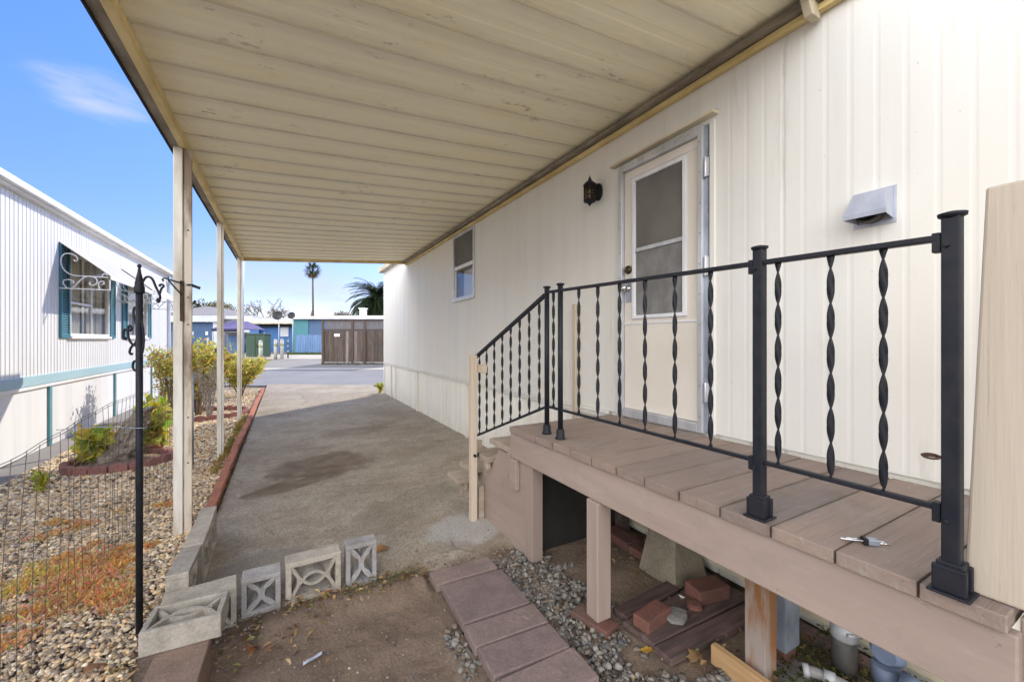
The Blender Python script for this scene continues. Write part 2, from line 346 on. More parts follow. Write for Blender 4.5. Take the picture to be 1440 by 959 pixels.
# ------------------------------------------------------------------ mesh building
def catmull(pts, n=8):
    P = [Vector(p) for p in pts]; out = []
    Q = [P[0]*2-P[1]] + P + [P[-1]*2-P[-2]]
    for i in range(1, len(Q)-2):
        for k in range(n):
            t = k/n; a, b, c, d = Q[i-1], Q[i], Q[i+1], Q[i+2]
            out.append(.5*((2*b)+(c-a)*t+(2*a-5*b+4*c-d)*t*t+(3*b-a-3*c+d)*t**3))
    return out+[P[-1]]
class MB:
    def __init__(s): s.v, s.f, s.s, s.c = [], [], [], []
    def add(s, v, f, smooth=False, tint=None):
        o = len(s.v); s.v += [tuple(p) for p in v]; s.f += [tuple(i+o for i in q) for q in f]
        s.s += [smooth]*len(f)
        if tint is not None: s.c += [tint]*len(v)
        return s
    def box(s, x0, x1, y0, y1, z0, z1, mat=None):
        v = [(x, y, z) for z in (z0, z1) for y in (y0, y1) for x in (x0, x1)]
        if mat is not None: v = [mat @ Vector(p) for p in v]
        return s.add(v, [(0,2,3,1),(4,5,7,6),(0,1,5,4),(2,6,7,3),(0,4,6,2),(1,3,7,5)])
    def quad(s, a, b, c, d, tint=None): return s.add([a,b,c,d], [(0,1,2,3)], False, tint)
    def tube(s, pts, r, n=8, smooth=True, caps=True, tint=None):
        P = [Vector(p) for p in pts]; m = len(P)
        rr = r if isinstance(r, (list, tuple)) else [r]*m
        t0 = (P[1]-P[0]).normalized()
        up = Vector((0,0,1)) if abs(t0.z) < .9 else Vector((1,0,0))
        u = t0.cross(up).normalized(); v = []; f = []
        for i, p in enumerate(P):
            t = (P[min(i+1, m-1)]-P[max(i-1, 0)])
            t = t.normalized() if t.length > 1e-9 else t0
            u = (u-t*u.dot(t)); u = u.normalized() if u.length > 1e-6 else t.orthogonal().normalized()
            w = t.cross(u)
            for k in range(n):
                a = 2*math.pi*(k+.5)/n; v.append(p+(u*math.cos(a)+w*math.sin(a))*rr[i])
        for i in range(m-1):
            for k in range(n):
                k2 = (k+1) % n; f.append((i*n+k, i*n+k2, (i+1)*n+k2, (i+1)*n+k))
        s.add(v, f, smooth and n > 4, tint)
        if caps:
            o = len(s.v)-len(v)
            s.f += [tuple(o+k for k in reversed(range(n))), tuple(o+(m-1)*n+k for k in range(n))]; s.s += [False]*2
        return s
    def bar(s, p, q, w, h, up=(0,0,1)):
        p, q = Vector(p), Vector(q); t = (q-p).normalized(); u = t.cross(Vector(up))
        u = u.normalized() if u.length > 1e-5 else Vector((1,0,0)); k = u.cross(t)
        v = [e+u*(a*w/2)+k*(b*h/2) for e in (p, q) for a, b in ((-1,-1),(1,-1),(1,1),(-1,1))]
        return s.add(v, [(0,1,2,3),(7,6,5,4),(0,4,5,1),(1,5,6,2),(2,6,7,3),(3,7,4,0)])
    def lathe(s, prof, n=16, at=(0,0,0), smooth=True, ry=1.0):
        v, f = [], []
        for r, z in prof:
            for k in range(n):
                a = 2*math.pi*k/n; v.append((at[0]+r*math.cos(a), at[1]+r*ry*math.sin(a), at[2]+z))
        for i in range(len(prof)-1):
            for k in range(n):
                k2 = (k+1) % n; f.append((i*n+k, i*n+k2, (i+1)*n+k2, (i+1)*n+k))
        f += [tuple(reversed(range(n))), tuple((len(prof)-1)*n+k for k in range(n))]
        return s.add(v, f, smooth)
    def prism(s, poly, f0, f1):
        """poly of 2D points; f0/f1 map a 2D point to 3D on the two faces"""
        n = len(poly); v = [f0(*p) for p in poly]+[f1(*p) for p in poly]
        return s.add(v, [tuple(range(n)), tuple(reversed(range(n, 2*n)))]+[(k, n+k, n+(k+1) % n, (k+1) % n) for k in range(n)])
def obj(name, mb, m, parent=None, local=False, bevel=0, seg=2, kind=None):
    if parent is not None and not local:
        L = Vector((0,0,0)); p = parent
        while p is not None: L += p.location; p = p.parent
    elif parent is None and not local and kind is None:
        a = np.array(mb.v); lo, hi = a.min(0), a.max(0); L = Vector(((lo[0]+hi[0])/2, (lo[1]+hi[1])/2, lo[2]))
    else: L = Vector((0,0,0))
    me = bpy.data.meshes.new(name)
    me.from_pydata([(x-L.x, y-L.y, z-L.z) for x, y, z in mb.v], [], mb.f)
    me.polygons.foreach_set('use_smooth', mb.s)
    if mb.c:
        at = me.attributes.new('tint', 'FLOAT_COLOR', 'POINT')
        at.data.foreach_set('color', np.array([(*c, 1) for c in mb.c], dtype=np.float32).ravel())
    bm = bmesh.new(); bm.from_mesh(me)
    if not mb.c: bmesh.ops.recalc_face_normals(bm, faces=bm.faces[:])
    bm.to_mesh(me); bm.free(); me.update()
    me.materials.append(M[m] if isinstance(m, str) else m)
    o = bpy.data.objects.new(name, me); col.objects.link(o)
    if parent is not None: o.parent = parent
    else: o.location = L
    if bevel:
        b = o.modifiers.new('edge', 'BEVEL'); b.width = bevel; b.segments = seg; b.limit_method = 'ANGLE'; b.angle_limit = R(40)
    if kind: o['kind'] = kind
    return o
def tag(o, label, cat, group=None):
    o['label'] = label; o['category'] = cat
    if group: o['group'] = group
    return o
def thing(name, label, cat, loc=(0,0,0), rz=0, group=None):
    o = bpy.data.objects.new(name, None); col.objects.link(o); o.empty_display_size = .1
    o.location = loc; o.rotation_euler = (0,0,rz); return tag(o, label, cat, group)
def dup(root, loc, rot, label, group=None):
    r = root.copy(); col.objects.link(r); r.location = loc; r.rotation_euler = rot; r['label'] = label
    if group: r['group'] = group
    for ch in list(root.children):
        c = ch.copy(); col.objects.link(c); c.parent = r
        for g in ch.children:
            d = g.copy(); col.objects.link(d); d.parent = c
    return r
def part(name, m, parent, *boxes, bevel=0, local=False):
    b = MB()
    for q in boxes: b.box(*q)
    return obj(name, b, m, parent, bevel=bevel, local=local)

# fast mesh for thousands of little solids
def _ico(sub):
    bm = bmesh.new(); bmesh.ops.create_icosphere(bm, subdivisions=sub, radius=1)
    bm.verts.ensure_lookup_table()
    v = np.array([p.co[:] for p in bm.verts]); f = np.array([[q.index for q in t.verts] for t in bm.faces]); bm.free(); return v, f
ICO = {1: _ico(1), 2: _ico(2)}
def pebbles(name, pts, sizes, cols, sub, m='pebble', flat=.62, kind='stuff'):
    V, F = ICO[sub]; n = len(pts); nv = len(V)
    pts = np.asarray(pts); sizes = np.asarray(sizes)
    var = 1+rng.normal(0, .14, (n, nv, 1))
    v = V[None]*var*np.stack([rng.uniform(.75,1.3,n), rng.uniform(.6,1,n), rng.uniform(.45,.8,n)], 1)[:, None, :]
    a = rng.uniform(0, 2*np.pi, n); b = rng.normal(0, .5, n)
    ca, sa, cb, sb = np.cos(a), np.sin(a), np.cos(b), np.sin(b)
    x, y, z = v[...,0], v[...,1], v[...,2]
    y, z = y*cb[:,None]-z*sb[:,None], y*sb[:,None]+z*cb[:,None]
    x, y = x*ca[:,None]-y*sa[:,None], x*sa[:,None]+y*ca[:,None]
    v = np.stack([x, y, z], -1)*(sizes/2)[:,None,None]+pts[:,None,:]
    f = (F[None]+(np.arange(n)*nv)[:,None,None]).reshape(-1, 3)
    me = bpy.data.meshes.new(name)
    me.vertices.add(n*nv); me.vertices.foreach_set('co', v.reshape(-1).astype(np.float32))
    me.loops.add(f.size); me.loops.foreach_set('vertex_index', f.reshape(-1).astype(np.int32))
    me.polygons.add(len(f)); me.polygons.foreach_set('loop_start', np.arange(0, f.size, 3, dtype=np.int32))
    me.polygons.foreach_set('use_smooth', np.full(len(f), sub > 1))
    at = me.attributes.new('tint', 'FLOAT_COLOR', 'POINT')
    c = np.repeat(np.concatenate([np.asarray(cols), np.ones((n,1))], 1), nv, 0)
    at.data.foreach_set('color', c.reshape(-1).astype(np.float32))
    me.update(calc_edges=True); me.materials.append(M[m])
    o = bpy.data.objects.new(name, me); col.objects.link(o); o['kind'] = kind; return o
def pick(pal, n, jit=.12):
    p = np.array(pal)[rng.integers(0, len(pal), n)]; return np.clip(p*(1+rng.normal(0, jit, (n,1))), .01, .9)
TAN = np.array([1.24,1.2,1.12])

# ------------------------------------------------------------------ ground
def band(d0, d1, u0=-45, u1=60, lift=0.0, nd=6, nu=8):
    """sheet between two distances, following the rise of the street"""
    m = MB(); ds = [d0+(d1-d0)*i/nd for i in range(nd+1)]; us = [u0+(u1-u0)*i/nu for i in range(nu+1)]
    for d in ds:
        for q in us: m.v.append((d*FX+q*RX, d*FY+q*RY, gd(d)+lift))
    for i in range(nd):
        for k in range(nu):
            a = i*(nu+1)+k; m.f.append((a, a+1, a+nu+2, a+nu+1)); m.s.append(True)
    return m
m = MB(); ds = [-900,-60,-8,0,6,13,14,16,18,20,22,24,26,60,200,900]; us = [-900,-200,-50,-20,-8,0,8,20,50,200,900]
for d in ds:
    for q in us: m.v.append((d*FX+q*RX, d*FY+q*RY, gd(d)-.03))
for i in range(len(ds)-1):
    for k in range(len(us)-1):
        a = i*len(us)+k; m.f.append((a, a+1, a+len(us)+1, a+len(us))); m.s.append(True)
obj('ground', m, 'bed', kind='structure')
obj('street', band(13.15, 17.3, lift=0.006, nd=9), 'asphalt', kind='structure')
obj('gutter_strip', band(17.3, 17.75, lift=.012, nd=2), 'pale_conc', kind='structure')
obj('parking_lot', band(17.75, 36, lift=.008, nd=14), 'lot', kind='structure')
def patch(x0, x1, y0, y1, nx, ny, hf):
    m = MB()
    for j in range(ny+1):
        for i in range(nx+1):
            x, y = x0+(x1-x0)*i/nx, y0+(y1-y0)*j/ny
            xx, yy, zz = hf(x, y); m.v.append((xx, yy, zz))
    for j in range(ny):
        for i in range(nx):
            a = j*(nx+1)+i; m.f.append((a, a+1, a+nx+2, a+nx+1)); m.s.append(True)
    return m
def fb(x, y, s, o=4): return noise.fractal(Vector((x*s, y*s, 3.1)), 1.0, 2.0, o)
def hdirt(x, y):
    h = .012*fb(x, y, 1.3)+.012*fb(x, y, 6)+.004*fb(x, y, 22)
    ridge = .05*math.exp(-((y-2.47-.04*math.sin(5*x))/.13)**2)*(1 if -.1 < x < .75 else .2)
    return h+ridge-.01
obj('yard', patch(-.62, 2.4, -2.5, 2.62, 150, 250, lambda x, y: (x, y, hdirt(x, y) if x < 1.25 else hdirt(x, y)*.8)), 'dirt', kind='structure')
def hdrive(x, y):
    front = 2.60+.05*fb(x, 0, 2.4)+.03*fb(x, 3, 9)
    if x > .75: front -= .12*min((x-.75)/.35, 1)
    yy = front+(y-2.6)
    d = x*FX+yy*FY
    drop = .045*math.exp(-max(yy-front, 0)/.05)
    return (x, yy, .022-drop+.006*fb(x, yy, .8)+.004*fb(x, yy, 5)+max(0, gd(d)))
m = MB(); nx, ny = 60, 240; rows = [2.6+(4.4)*(k/150)**1.0 for k in range(150)]+[7+(13.6-7)*(k/90) for k in range(91)]
# the driveway runs out to the street edge, which is slanted to it
m.v = []
for yr in rows:
    for i in range(nx+1):
        x = -.50+(6.5-.5+.5)*((i/nx)**1.0)*.46 if True else 0
        t = (yr-2.6)/(13.6-2.6); yend = (13.4-x*FX)/FY
        y = 2.6+(yend-2.6)*t
        m.v.append(hdrive(x, y))
for j in range(len(rows)-1):
    for i in range(nx):
        a = j*(nx+1)+i; m.f.append((a, a+1, a+nx+2, a+nx+1)); m.s.append(True)
obj('driveway', m, 'driveway', kind='structure')
obj('side_path', patch(-2.9, -2.5, 0, 15, 4, 40, lambda x, y: (x, y, .012+.006*fb(x, y, 3))), 'lot', kind='structure')

# ------------------------------------------------------------------ gravel (nobody could count it)
PAL = [(.54,.45,.32),(.62,.53,.39),(.42,.33,.23),(.32,.27,.22),(.68,.60,.47),(.50,.36,.22),(.57,.44,.28),(.24,.19,.15),(.45,.40,.34),(.54,.38,.22),(.60,.46,.29),(.19,.15,.12)]
def scatter(n, x0, x1, y0, y1, ok): 
    p = np.stack([rng.uniform(x0, x1, n), rng.uniform(y0, y1, n)], 1); return p[[ok(*q) for q in p]]
near = scatter(34000, -2.35, -.60, 1.5, 5.6, lambda x, y: x > -.46*y-.25 and not (x > -.64 and y < 3.7 and x > -.58))
sz = rng.uniform(.011, .031, len(near)); z = rng.uniform(-.004, .012, len(near))
q = near[:,1] < 3.7
pebbles('gravel_near', np.c_[near, z][q], sz[q], pick(PAL, int(q.sum()), .2)*TAN, 2)
pebbles('gravel_middle', np.c_[near, z][~q], sz[~q]*1.15, pick(PAL, int((~q).sum()), .2)*TAN*1.05, 1)
far = scatter(24000, -2.55, -.62, 5.3, 14.6, lambda x, y: x*FX+y*FY < 13.1)
pebbles('gravel_far', np.c_[far, rng.uniform(0, .012, len(far))], rng.uniform(.024, .05, len(far)), pick(PAL, len(far))*TAN*1.1, 1)
UPAL = [(.17,.15,.125),(.22,.195,.16),(.13,.12,.105),(.27,.245,.205),(.19,.15,.11),(.15,.15,.148),(.30,.275,.245),(.10,.08,.065)]
und = scatter(6000, 1.18, 1.8, .2, 2.5, lambda x, y: (x < 1.60+.12*fb(x, y, 4) or y < 1.15) and fb(x, y, 3.1) > -.5 and not (1.5 < x and 1.22 < y < 1.7))
und2 = scatter(260, .70, .80, 1.2, 2.0, lambda x, y: fb(x, y, 6) > -.1)
und = np.concatenate([und, und2])
pebbles('river_gravel', np.c_[und, rng.uniform(-.011, .012, len(und))], rng.uniform(.010, .040, len(und))*rng.uniform(.7,1.15,len(und)), pick(UPAL, len(und)), 2)
grit = scatter(900, -.35, 1.2, .9, 2.9, lambda x, y: True)
pebbles('grit', np.c_[grit, [hdirt(*q)+.004 for q in grit]], rng.uniform(.004, .014, len(grit)), pick(UPAL, len(grit))*1.15, 1)
crumbs = scatter(700, -.42, 1.4, 2.42, 2.85, lambda x, y: True)
pebbles('edge_rubble', np.c_[crumbs, rng.uniform(.005, .025, len(crumbs))], rng.uniform(.006, .022, len(crumbs)), pick([(.25,.2,.15),(.33,.29,.24),(.18,.13,.09)], len(crumbs)), 1)

def litter(name, pts, size, pal, m='litter', curl=.4, up=.02):
    b = MB(); cs = pick(pal, len(pts))
    for (x, y, z), c in zip(pts, cs):
        a = random.uniform(0, 6.28); l = random.uniform(*size); w = l*random.uniform(.3, .6)
        e = Vector((math.cos(a), math.sin(a), random.uniform(-curl, curl))); k = Vector((-e.y, e.x, random.uniform(-curl, curl)))
        p = Vector((x, y, z+up*random.random())); t = tuple(c)
        b.add([p-e*l/2, p+k*w/2+Vector((0,0,l*.15)), p+e*l/2, p-k*w/2+Vector((0,0,l*.12))], [(0,1,2),(0,2,3)], False, t)
    return b
LP = [(.25,.15,.07),(.33,.2,.09),(.18,.10,.05),(.38,.27,.14),(.12,.08,.05),(.2,.2,.06)]
pts = [(random.gauss(-.12,.16), random.gauss(2.36,.12), hdirt(-.1,2.4)+.004) for _ in range(170)]
pts += [(random.uniform(.0,.8), random.gauss(2.52,.05), .03) for _ in range(190)]
pts += [(random.uniform(-.62,-.48), random.uniform(3.6, 9), .02) for _ in range(420)]
pts += [(random.uniform(1.2,2.3), random.uniform(.3, 1.3), .015) for _ in range(260)]
pts += [(random.gauss(-.62,.05), random.uniform(1.6, 3.0), .02) for _ in range(110)]
pts += [(random.uniform(1.9,2.36), random.uniform(1.2, 2.4), .012) for _ in range(90)]
o = obj('leaf_litter', litter('l', pts, (.012,.05), LP), 'litter', kind='stuff')
pts = [(random.uniform(1.8,2.38), random.uniform(.45, 1.05), .01) for _ in range(1300)]
o = obj('weeds', litter('w', pts, (.012,.035), [(.07,.10,.025),(.10,.13,.03),(.05,.06,.02),(.14,.12,.04)], up=.05), 'leaf', kind='stuff')
pts = [(random.uniform(.3,.75), random.gauss(2.53,.03), .035) for _ in range(260)]
obj('green_moss', litter('w', pts, (.008,.02), [(.13,.15,.04),(.20,.20,.06)], up=.02), 'leaf', kind='stuff')

# dry orange ground cover in the gravel
b = MB()
def tuft(x, y, h, c, n):
    for _ in range(n):
        a = random.uniform(0, 6.28); r = random.uniform(0, .06); p = Vector((x+r*math.cos(a), y+r*math.sin(a), .012))
        tip = p+Vector((random.gauss(0,.022), random.gauss(0,.022), h*random.uniform(.4,1)))
        k = Vector((random.gauss(0,1), random.gauss(0,1), 0)).normalized()*random.uniform(.002,.0055)
        mid = (p+tip)/2+Vector((random.gauss(0,.008), random.gauss(0,.008), 0))
        t = tuple(max(.02, q*random.uniform(.65, 1.25)) for q in c)
        b.add([p-k, p+k, mid+k*1.5, tip, mid-k*1.5], [(0,1,2,4),(4,2,3)], False, t)
OR = [(.90,.54,.20),(.84,.47,.16),(.90,.62,.27),(.76,.44,.20),(.88,.60,.33)]
YE = [(.90,.68,.22),(.88,.62,.20)]
for _ in range(1250):
    y = random.uniform(2.9, 4.75); x = random.uniform(-2.0, -.80)
    f = fb(x+4, y, 1.15, 3)+.25*fb(x, y, 5)
    if f < -.02+.36*random.random()*random.random(): continue
    if x < -.46*y-.1: continue
    yel = fb(x-2, y+7, 1.6, 2) > .42
    tuft(x, y, random.uniform(.015,.045), random.choice(YE if yel else OR), 26)
for _ in range(90):
    y = random.uniform(4.6, 8.5); x = random.uniform(-2.4, -.75)
    if fb(x+9, y, 1.1, 2) > .15: tuft(x, y, .04, random.choice(OR+YE), 11)
for _ in range(60): tuft(random.uniform(-.64,-.60)-.05, random.uniform(5.5, 9.3), random.uniform(.05,.12), random.choice([(.42,.36,.08),(.32,.30,.08),(.45,.3,.1)]), 14)
obj('dry_ground_cover', b, 'leaf', kind='stuff')

# ------------------------------------------------------------------ ribbed walls
def ribwall(b, X, y0, y1, z0, z1, out, step=.1016, groove=.028, depth=.0011, joint=1.219, phase=0.0):
    """vertical ribs; out = +1/-1 is the side the wall faces along X"""
    ys = [(y0, 0)]; k = math.floor((y0-phase)/step)
    while True:
        y = phase+k*step; k += 1
        if y-groove > y1: break
        if y+groove < y0: continue
        jt = abs(((y-phase)/joint)-round((y-phase)/joint)) < .02
        d = depth*(1.9 if jt else 1)
        for q, e in ((y-groove/2, 0), (y-groove/6, d), (y+groove/6, d), (y+groove/2, 0)):
            if y0 < q < y1: ys.append((q, e))
    ys.append((y1, 0)); v = []
    for y, e in ys: v += [(X-out*e, y, z0), (X-out*e, y, z1)]
    b.add(v, [(2*i, 2*i+2, 2*i+3, 2*i+1) for i in range(len(ys)-1)])
def holed(b, X, y0, y1, z0, z1, out, holes, **k):
    """wall with rectangular openings (y0,y1,z0,z1), sorted by y, not overlapping"""
    y = y0
    for a, c, p, q in sorted(holes):
        ribwall(b, X, y, a, z0, z1, out, **k)
        if p > z0: ribwall(b, X, a, c, z0, p, out, **k)
        if q < z1: ribwall(b, X, a, c, q, z1, out, **k)
        y = c
    ribwall(b, X, y, y1, z0, z1, out, **k)

# ------------------------------------------------------------------ the home with the porch
WX = 2.40
home = thing('mobile_home', 'cream ribbed mobile home along the right side, with a screened door and a small window', 'mobile home', (4.4, 4.2, 0))
b = MB(); DOOR = (1.665, 2.45, .905, 2.90); WIN = (5.42, 6.18, 2.17, 3.12)
holed(b, WX, -3, 11.5, .90, 3.45, -1, [DOOR, WIN])
b.add([(WX+.001,11.5,.9),(6.6,11.5,.9),(6.6,11.5,3.45),(WX+.001,11.5,3.45)], [(0,1,2,3)])
b.add([(6.6,-3,.0),(6.6,11.5,.0),(6.6,11.5,3.45),(6.6,-3,3.45)], [(0,1,2,3)])
b.add([(WX,-3,.0),(6.6,-3,.0),(6.6,-3,3.45),(WX,-3,3.45)], [(0,1,2,3)])
obj('wall', b, 'siding', home)
b = MB()
for y0, y1 in ((-3, 11.5),):
    ribwall(b, WX+.03, y0, y1, 0, .895, -1, step=.2032, depth=.008)
b.add([(WX+.03,11.47,0),(6.6,11.47,0),(6.6,11.47,.895),(WX+.03,11.47,.895)], [(0,1,2,3)])
obj('skirting', b, 'skirt', home)
b = MB(); b.box(WX-.022, WX+.02, 2.6, 11.5, .872, .898); b.box(WX-.008, WX+.02, -3, 11.5, .835, .868)
obj('skirting_trim', b, 'siding', home, bevel=.004)
for y in (-1.8, .45, 3.1, 5.7, 8.34, 10.25, 10.72):
    part('skirting_batten', 'skirt', home, (WX-.004, WX+.028, y-.03, y+.03, .01, .83), bevel=.004)
b = MB(); b.box(WX-.004, WX+.026, -3, 2.4, .055, .085); obj('base_rail', b, 'cream_trim', home, bevel=.004)
b = MB(); b.add([(2.30,-3.1,3.46),(4.5,-3.1,3.95),(6.7,-3.1,3.46),(2.30,11.62,3.46),(4.5,11.62,3.95),(6.7,11.62,3.46),
      (2.30,-3.1,3.40),(6.7,-3.1,3.40),(2.30,11.62,3.40),(6.7,11.62,3.40)], [(0,3,4,1),(1,4,5,2),(6,7,9,8),(0,1,2,7,6),(3,8,9,5,4),(0,6,8,3),(2,5,9,7)])
obj('roof', b, 'roof_white', home)
b = MB(); b.box(2.27, 2.297, 9.16, 11.64, 3.36, 3.47); b.box(2.27, 6.7, 11.625, 11.65, 3.36, 3.47); obj('fascia', b, 'cream_trim', home, bevel=.004)
part('corner_trim', 'white', home, (WX-.012, WX+.05, 11.46, 11.515, .05, 3.44), bevel=.004)
# window
w = part('window', 'alu', home, (WX-.018, WX+.05, 5.37, 5.42, 2.12, 3.17), (WX-.018, WX+.05, 6.18, 6.225, 2.12, 3.17), (WX-.018, WX+.05, 5.42, 6.18, 3.12, 3.17), (WX-.018, WX+.05, 5.42, 6.18, 2.12, 2.17), bevel=.004)
part('sash', 'alu_white', w, (WX-.008, WX+.03, 5.425, 6.175, 2.61, 2.665), (WX+.0, WX+.03, 5.425, 5.465, 2.175, 2.61), (WX, WX+.03, 6.135, 6.175, 2.175, 2.61), bevel=.003)
part('sill', 'alu_white', w, (WX-.04, WX-.019, 5.36, 6.235, 2.105, 2.135), bevel=.003)
part('insect_screen', 'screen', w, (WX+.012, WX+.015, 5.425, 6.175, 2.667, 3.118))
part('pane', 'glass', w, (WX+.018, WX+.022, 5.466, 6.134, 2.176, 2.609))
part('window_shade', 'blind', w, (WX+.16, WX+.17, 5.3, 6.3, 2.1, 3.2))
b = MB()
for i in range(19):
    y = 5.5+i*.03; b.quad((WX+.11+.012*(i % 2), y, 2.17), (WX+.11+.012*((i+1) % 2), y+.03, 2.17), (WX+.11+.012*((i+1) % 2), y+.03, 2.60), (WX+.11+.012*(i % 2), y, 2.60))
obj('curtain', b, 'garage_white', w)
# door
d = part('door', 'door', home, (WX+.004, WX+.04, 1.735, 1.845, .955, 2.845), (WX+.004, WX+.04, 2.315, 2.415, .955, 2.845), (WX+.004, WX+.04, 1.845, 2.315, .955, 1.67), (WX+.004, WX+.04, 1.845, 2.315, 2.76, 2.845))
part('door_frame', 'alu', d, (WX-.03, WX+.05, 2.418, 2.462, .89, 2.905), (WX-.03, WX+.05, 1.695, 1.732, .89, 2.905), (WX-.03, WX+.05, 1.732, 2.418, 2.848, 2.905), (WX-.03, WX+.05, 1.732, 2.418, .89, .952), bevel=.004)
part('outer_trim', 'siding', d, (WX-.012, WX+.04, 1.62, 1.655, .89, 2.91), (WX-.012, WX+.04, 2.465, 2.50, .89, 2.91), bevel=.004)
part('hinge_gap', 'galv', d, (WX-.004, WX+.03, 1.668, 1.694, .9, 2.9))
part('door_gap', 'black_gap', d, (WX+.004, WX+.03, 1.6565, 1.667, .9, 2.9))
for z in (1.16, 1.98, 2.62):
    b = MB(); b.box(WX-.02, WX+.01, 1.66, 1.693, z-.06, z+.06); b.tube([(WX-.024, 1.676, z-.065), (WX-.024, 1.676, z+.065)], .008, 8); obj('hinge', b, 'alu', d, bevel=.002)
b = MB(); b.bar((WX-.03, 1.60, 2.94), (WX-.03, 2.53, 2.925), .06, .016); b.bar((WX-.004, 1.60, 2.95), (WX-.004, 2.53, 2.94), .008, .03); obj('drip_cap', b, 'cream_trim', d, bevel=.002)
part('window_frame', 'alu_white', d, (WX-.012, WX+.03, 1.835, 1.862, 1.665, 2.765), (WX-.012, WX+.03, 2.298, 2.325, 1.665, 2.765), (WX-.012, WX+.03, 1.862, 2.298, 2.738, 2.765), (WX-.012, WX+.03, 1.862, 2.298, 1.665, 1.692), bevel=.003)
part('cross_bar', 'alu', d, (WX-.006, WX+.02, 1.862, 2.298, 2.185, 2.215), bevel=.003)
part('insect_screen', 'screen', d, (WX+.006, WX+.009, 1.862, 2.298, 2.215, 2.738))
part('lower_screen', 'screen_low', d, (WX+.006, WX+.009, 1.862, 2.298, 1.692, 2.185))
part('seam_strip', 'alu_white', d, (WX-.002, WX+.01, 1.735, 2.415, 1.625, 1.637))
part('seam_strip', 'alu_white', d, (WX-.002, WX+.01, 1.735, 2.415, 2.782, 2.79))
b = MB(); b.lathe([(.03,0),(.03,.008),(.026,.014),(.008,.016)], 18); 
rotx = Matrix.Rotation(-math.pi/2, 4, 'Y')
def turned(prof, p, n=18):
    q = MB(); q.lathe(prof, n); q.v = [tuple(rotx @ Vector(k)+Vector(p)) for k in q.v]; return q
obj('deadbolt', turned([(.034,0),(.034,.010),(.028,.02),(.006,.022)], (WX+.003, 2.372, 2.06)), 'brass', d)
part('lock_plate', 'galv', d, (WX-.004, WX+.003, 2.345, 2.40, 1.80, 1.99), bevel=.002)
obj('door_knob', turned([(.024,0),(.024,.006),(.010,.012),(.010,.03),(.026,.04),(.030,.055),(.022,.068),(.004,.07)], (WX-.005, 2.372, 1.91)), 'chrome', d)
for y, z in [(2.44, 1.0+.2*i) for i in range(10)]+[(1.713, 1.0+.2*i) for i in range(10)]+[(1.8+.1*i, 2.876) for i in range(6)]:
    obj('screw', turned([(.005,0),(.004,.003)], (WX-.031, y, z), 8), 'galv', d)

# wall lantern
L0 = (WX, 2.72, 2.64)
lan = thing('wall_lantern', 'small black wall lantern with pointed cap on the cream wall left of the door', 'wall light', L0)
b = MB(); b.tube([(WX-.001,2.72,2.79),(WX-.018,2.72,2.79)], .05, 20); b.v = [(x, y, 2.79+(z-2.79)*1.5) for x, y, z in b.v]; obj('back_plate', b, 'iron', lan)
b = MB(); b.tube(catmull([(WX-.015,2.72,2.83),(WX-.05,2.72,2.86),(WX-.085,2.72,2.858),(WX-.10,2.72,2.85)], 5), .008, 8); obj('arm', b, 'iron', lan)
lx = WX-.105
b = MB(); b.lathe([(.055,2.826),(.058,2.832),(.046,2.848),(.026,2.866),(.012,2.876),(.016,2.884),(.008,2.894),(.003,2.915)], 12, (lx,2.72,0), False); obj('cap', b, 'iron', lan)
b = MB(); b.lathe([(.048,2.70),(.048,2.825)], 8, (lx,2.72,0), False); obj('lamp_glass', b, 'lamp_glass', lan)
b = MB(); b.lathe([(.008,2.715),(.018,2.735),(.018,2.775),(.006,2.80)], 10, (lx,2.72,0)); obj('bulb', b, 'white', lan)
b = MB()
for k in range(8):
    a = k*math.pi/4+math.pi/8; b.tube([(lx+.05*math.cos(a), 2.72+.05*math.sin(a), 2.695), (lx+.05*math.cos(a), 2.72+.05*math.sin(a), 2.828)], .0045, 6)
for z in (2.70, 2.742, 2.785, 2.822):
    b.tube([(lx+.0505*math.cos(a), 2.72+.0505*math.sin(a), z) for a in [i*math.pi/8 for i in range(17)]], .004, 6, caps=False)
b.lathe([(.006,2.655),(.012,2.668),(.03,2.682),(.052,2.69),(.052,2.70)], 12, (lx,2.72,0), False)
obj('cage', b, 'iron', lan)

# dryer vent hood
vent = thing('vent_hood', 'dented grey metal vent hood on the cream wall above the porch railing', 'vent hood', (WX, .82, 2.02))
part('back_plate', 'vent', vent, (WX-.005, WX-.001, .742, .90, 2.03, 2.198), bevel=.001)
b = MB(); y0, y1 = .752, .885
b.add([(WX-.006,y0,2.19),(WX-.006,y1,2.19),(WX-.075,y1-.01,2.175),(WX-.075,y0+.01,2.175),(WX-.125,y1+.012,2.075),(WX-.125,y0-.012,2.075),(WX-.006,y0,2.05),(WX-.006,y1,2.05),
       (WX-.122,y1+.012,2.055),(WX-.122,y0-.012,2.055)],
      [(0,1,2,3),(3,2,4,5),(0,3,5,9,6),(1,7,8,4,2),(5,4,8,9)])
o = obj('hood', b, 'vent', vent); s = o.modifiers.new('sheet', 'SOLIDIFY'); s.thickness = .002
obj('duct_opening', turned([(.052,0),(.052,.05),(.045,.05),(.045,.01)], (WX-.007, .83, 2.095)), 'pipe_dark', vent)
b = MB(); b.box(WX-.10, WX-.02, y0+.01, y1-.01, 2.088, 2.091); obj('flap', b, 'vent', vent)

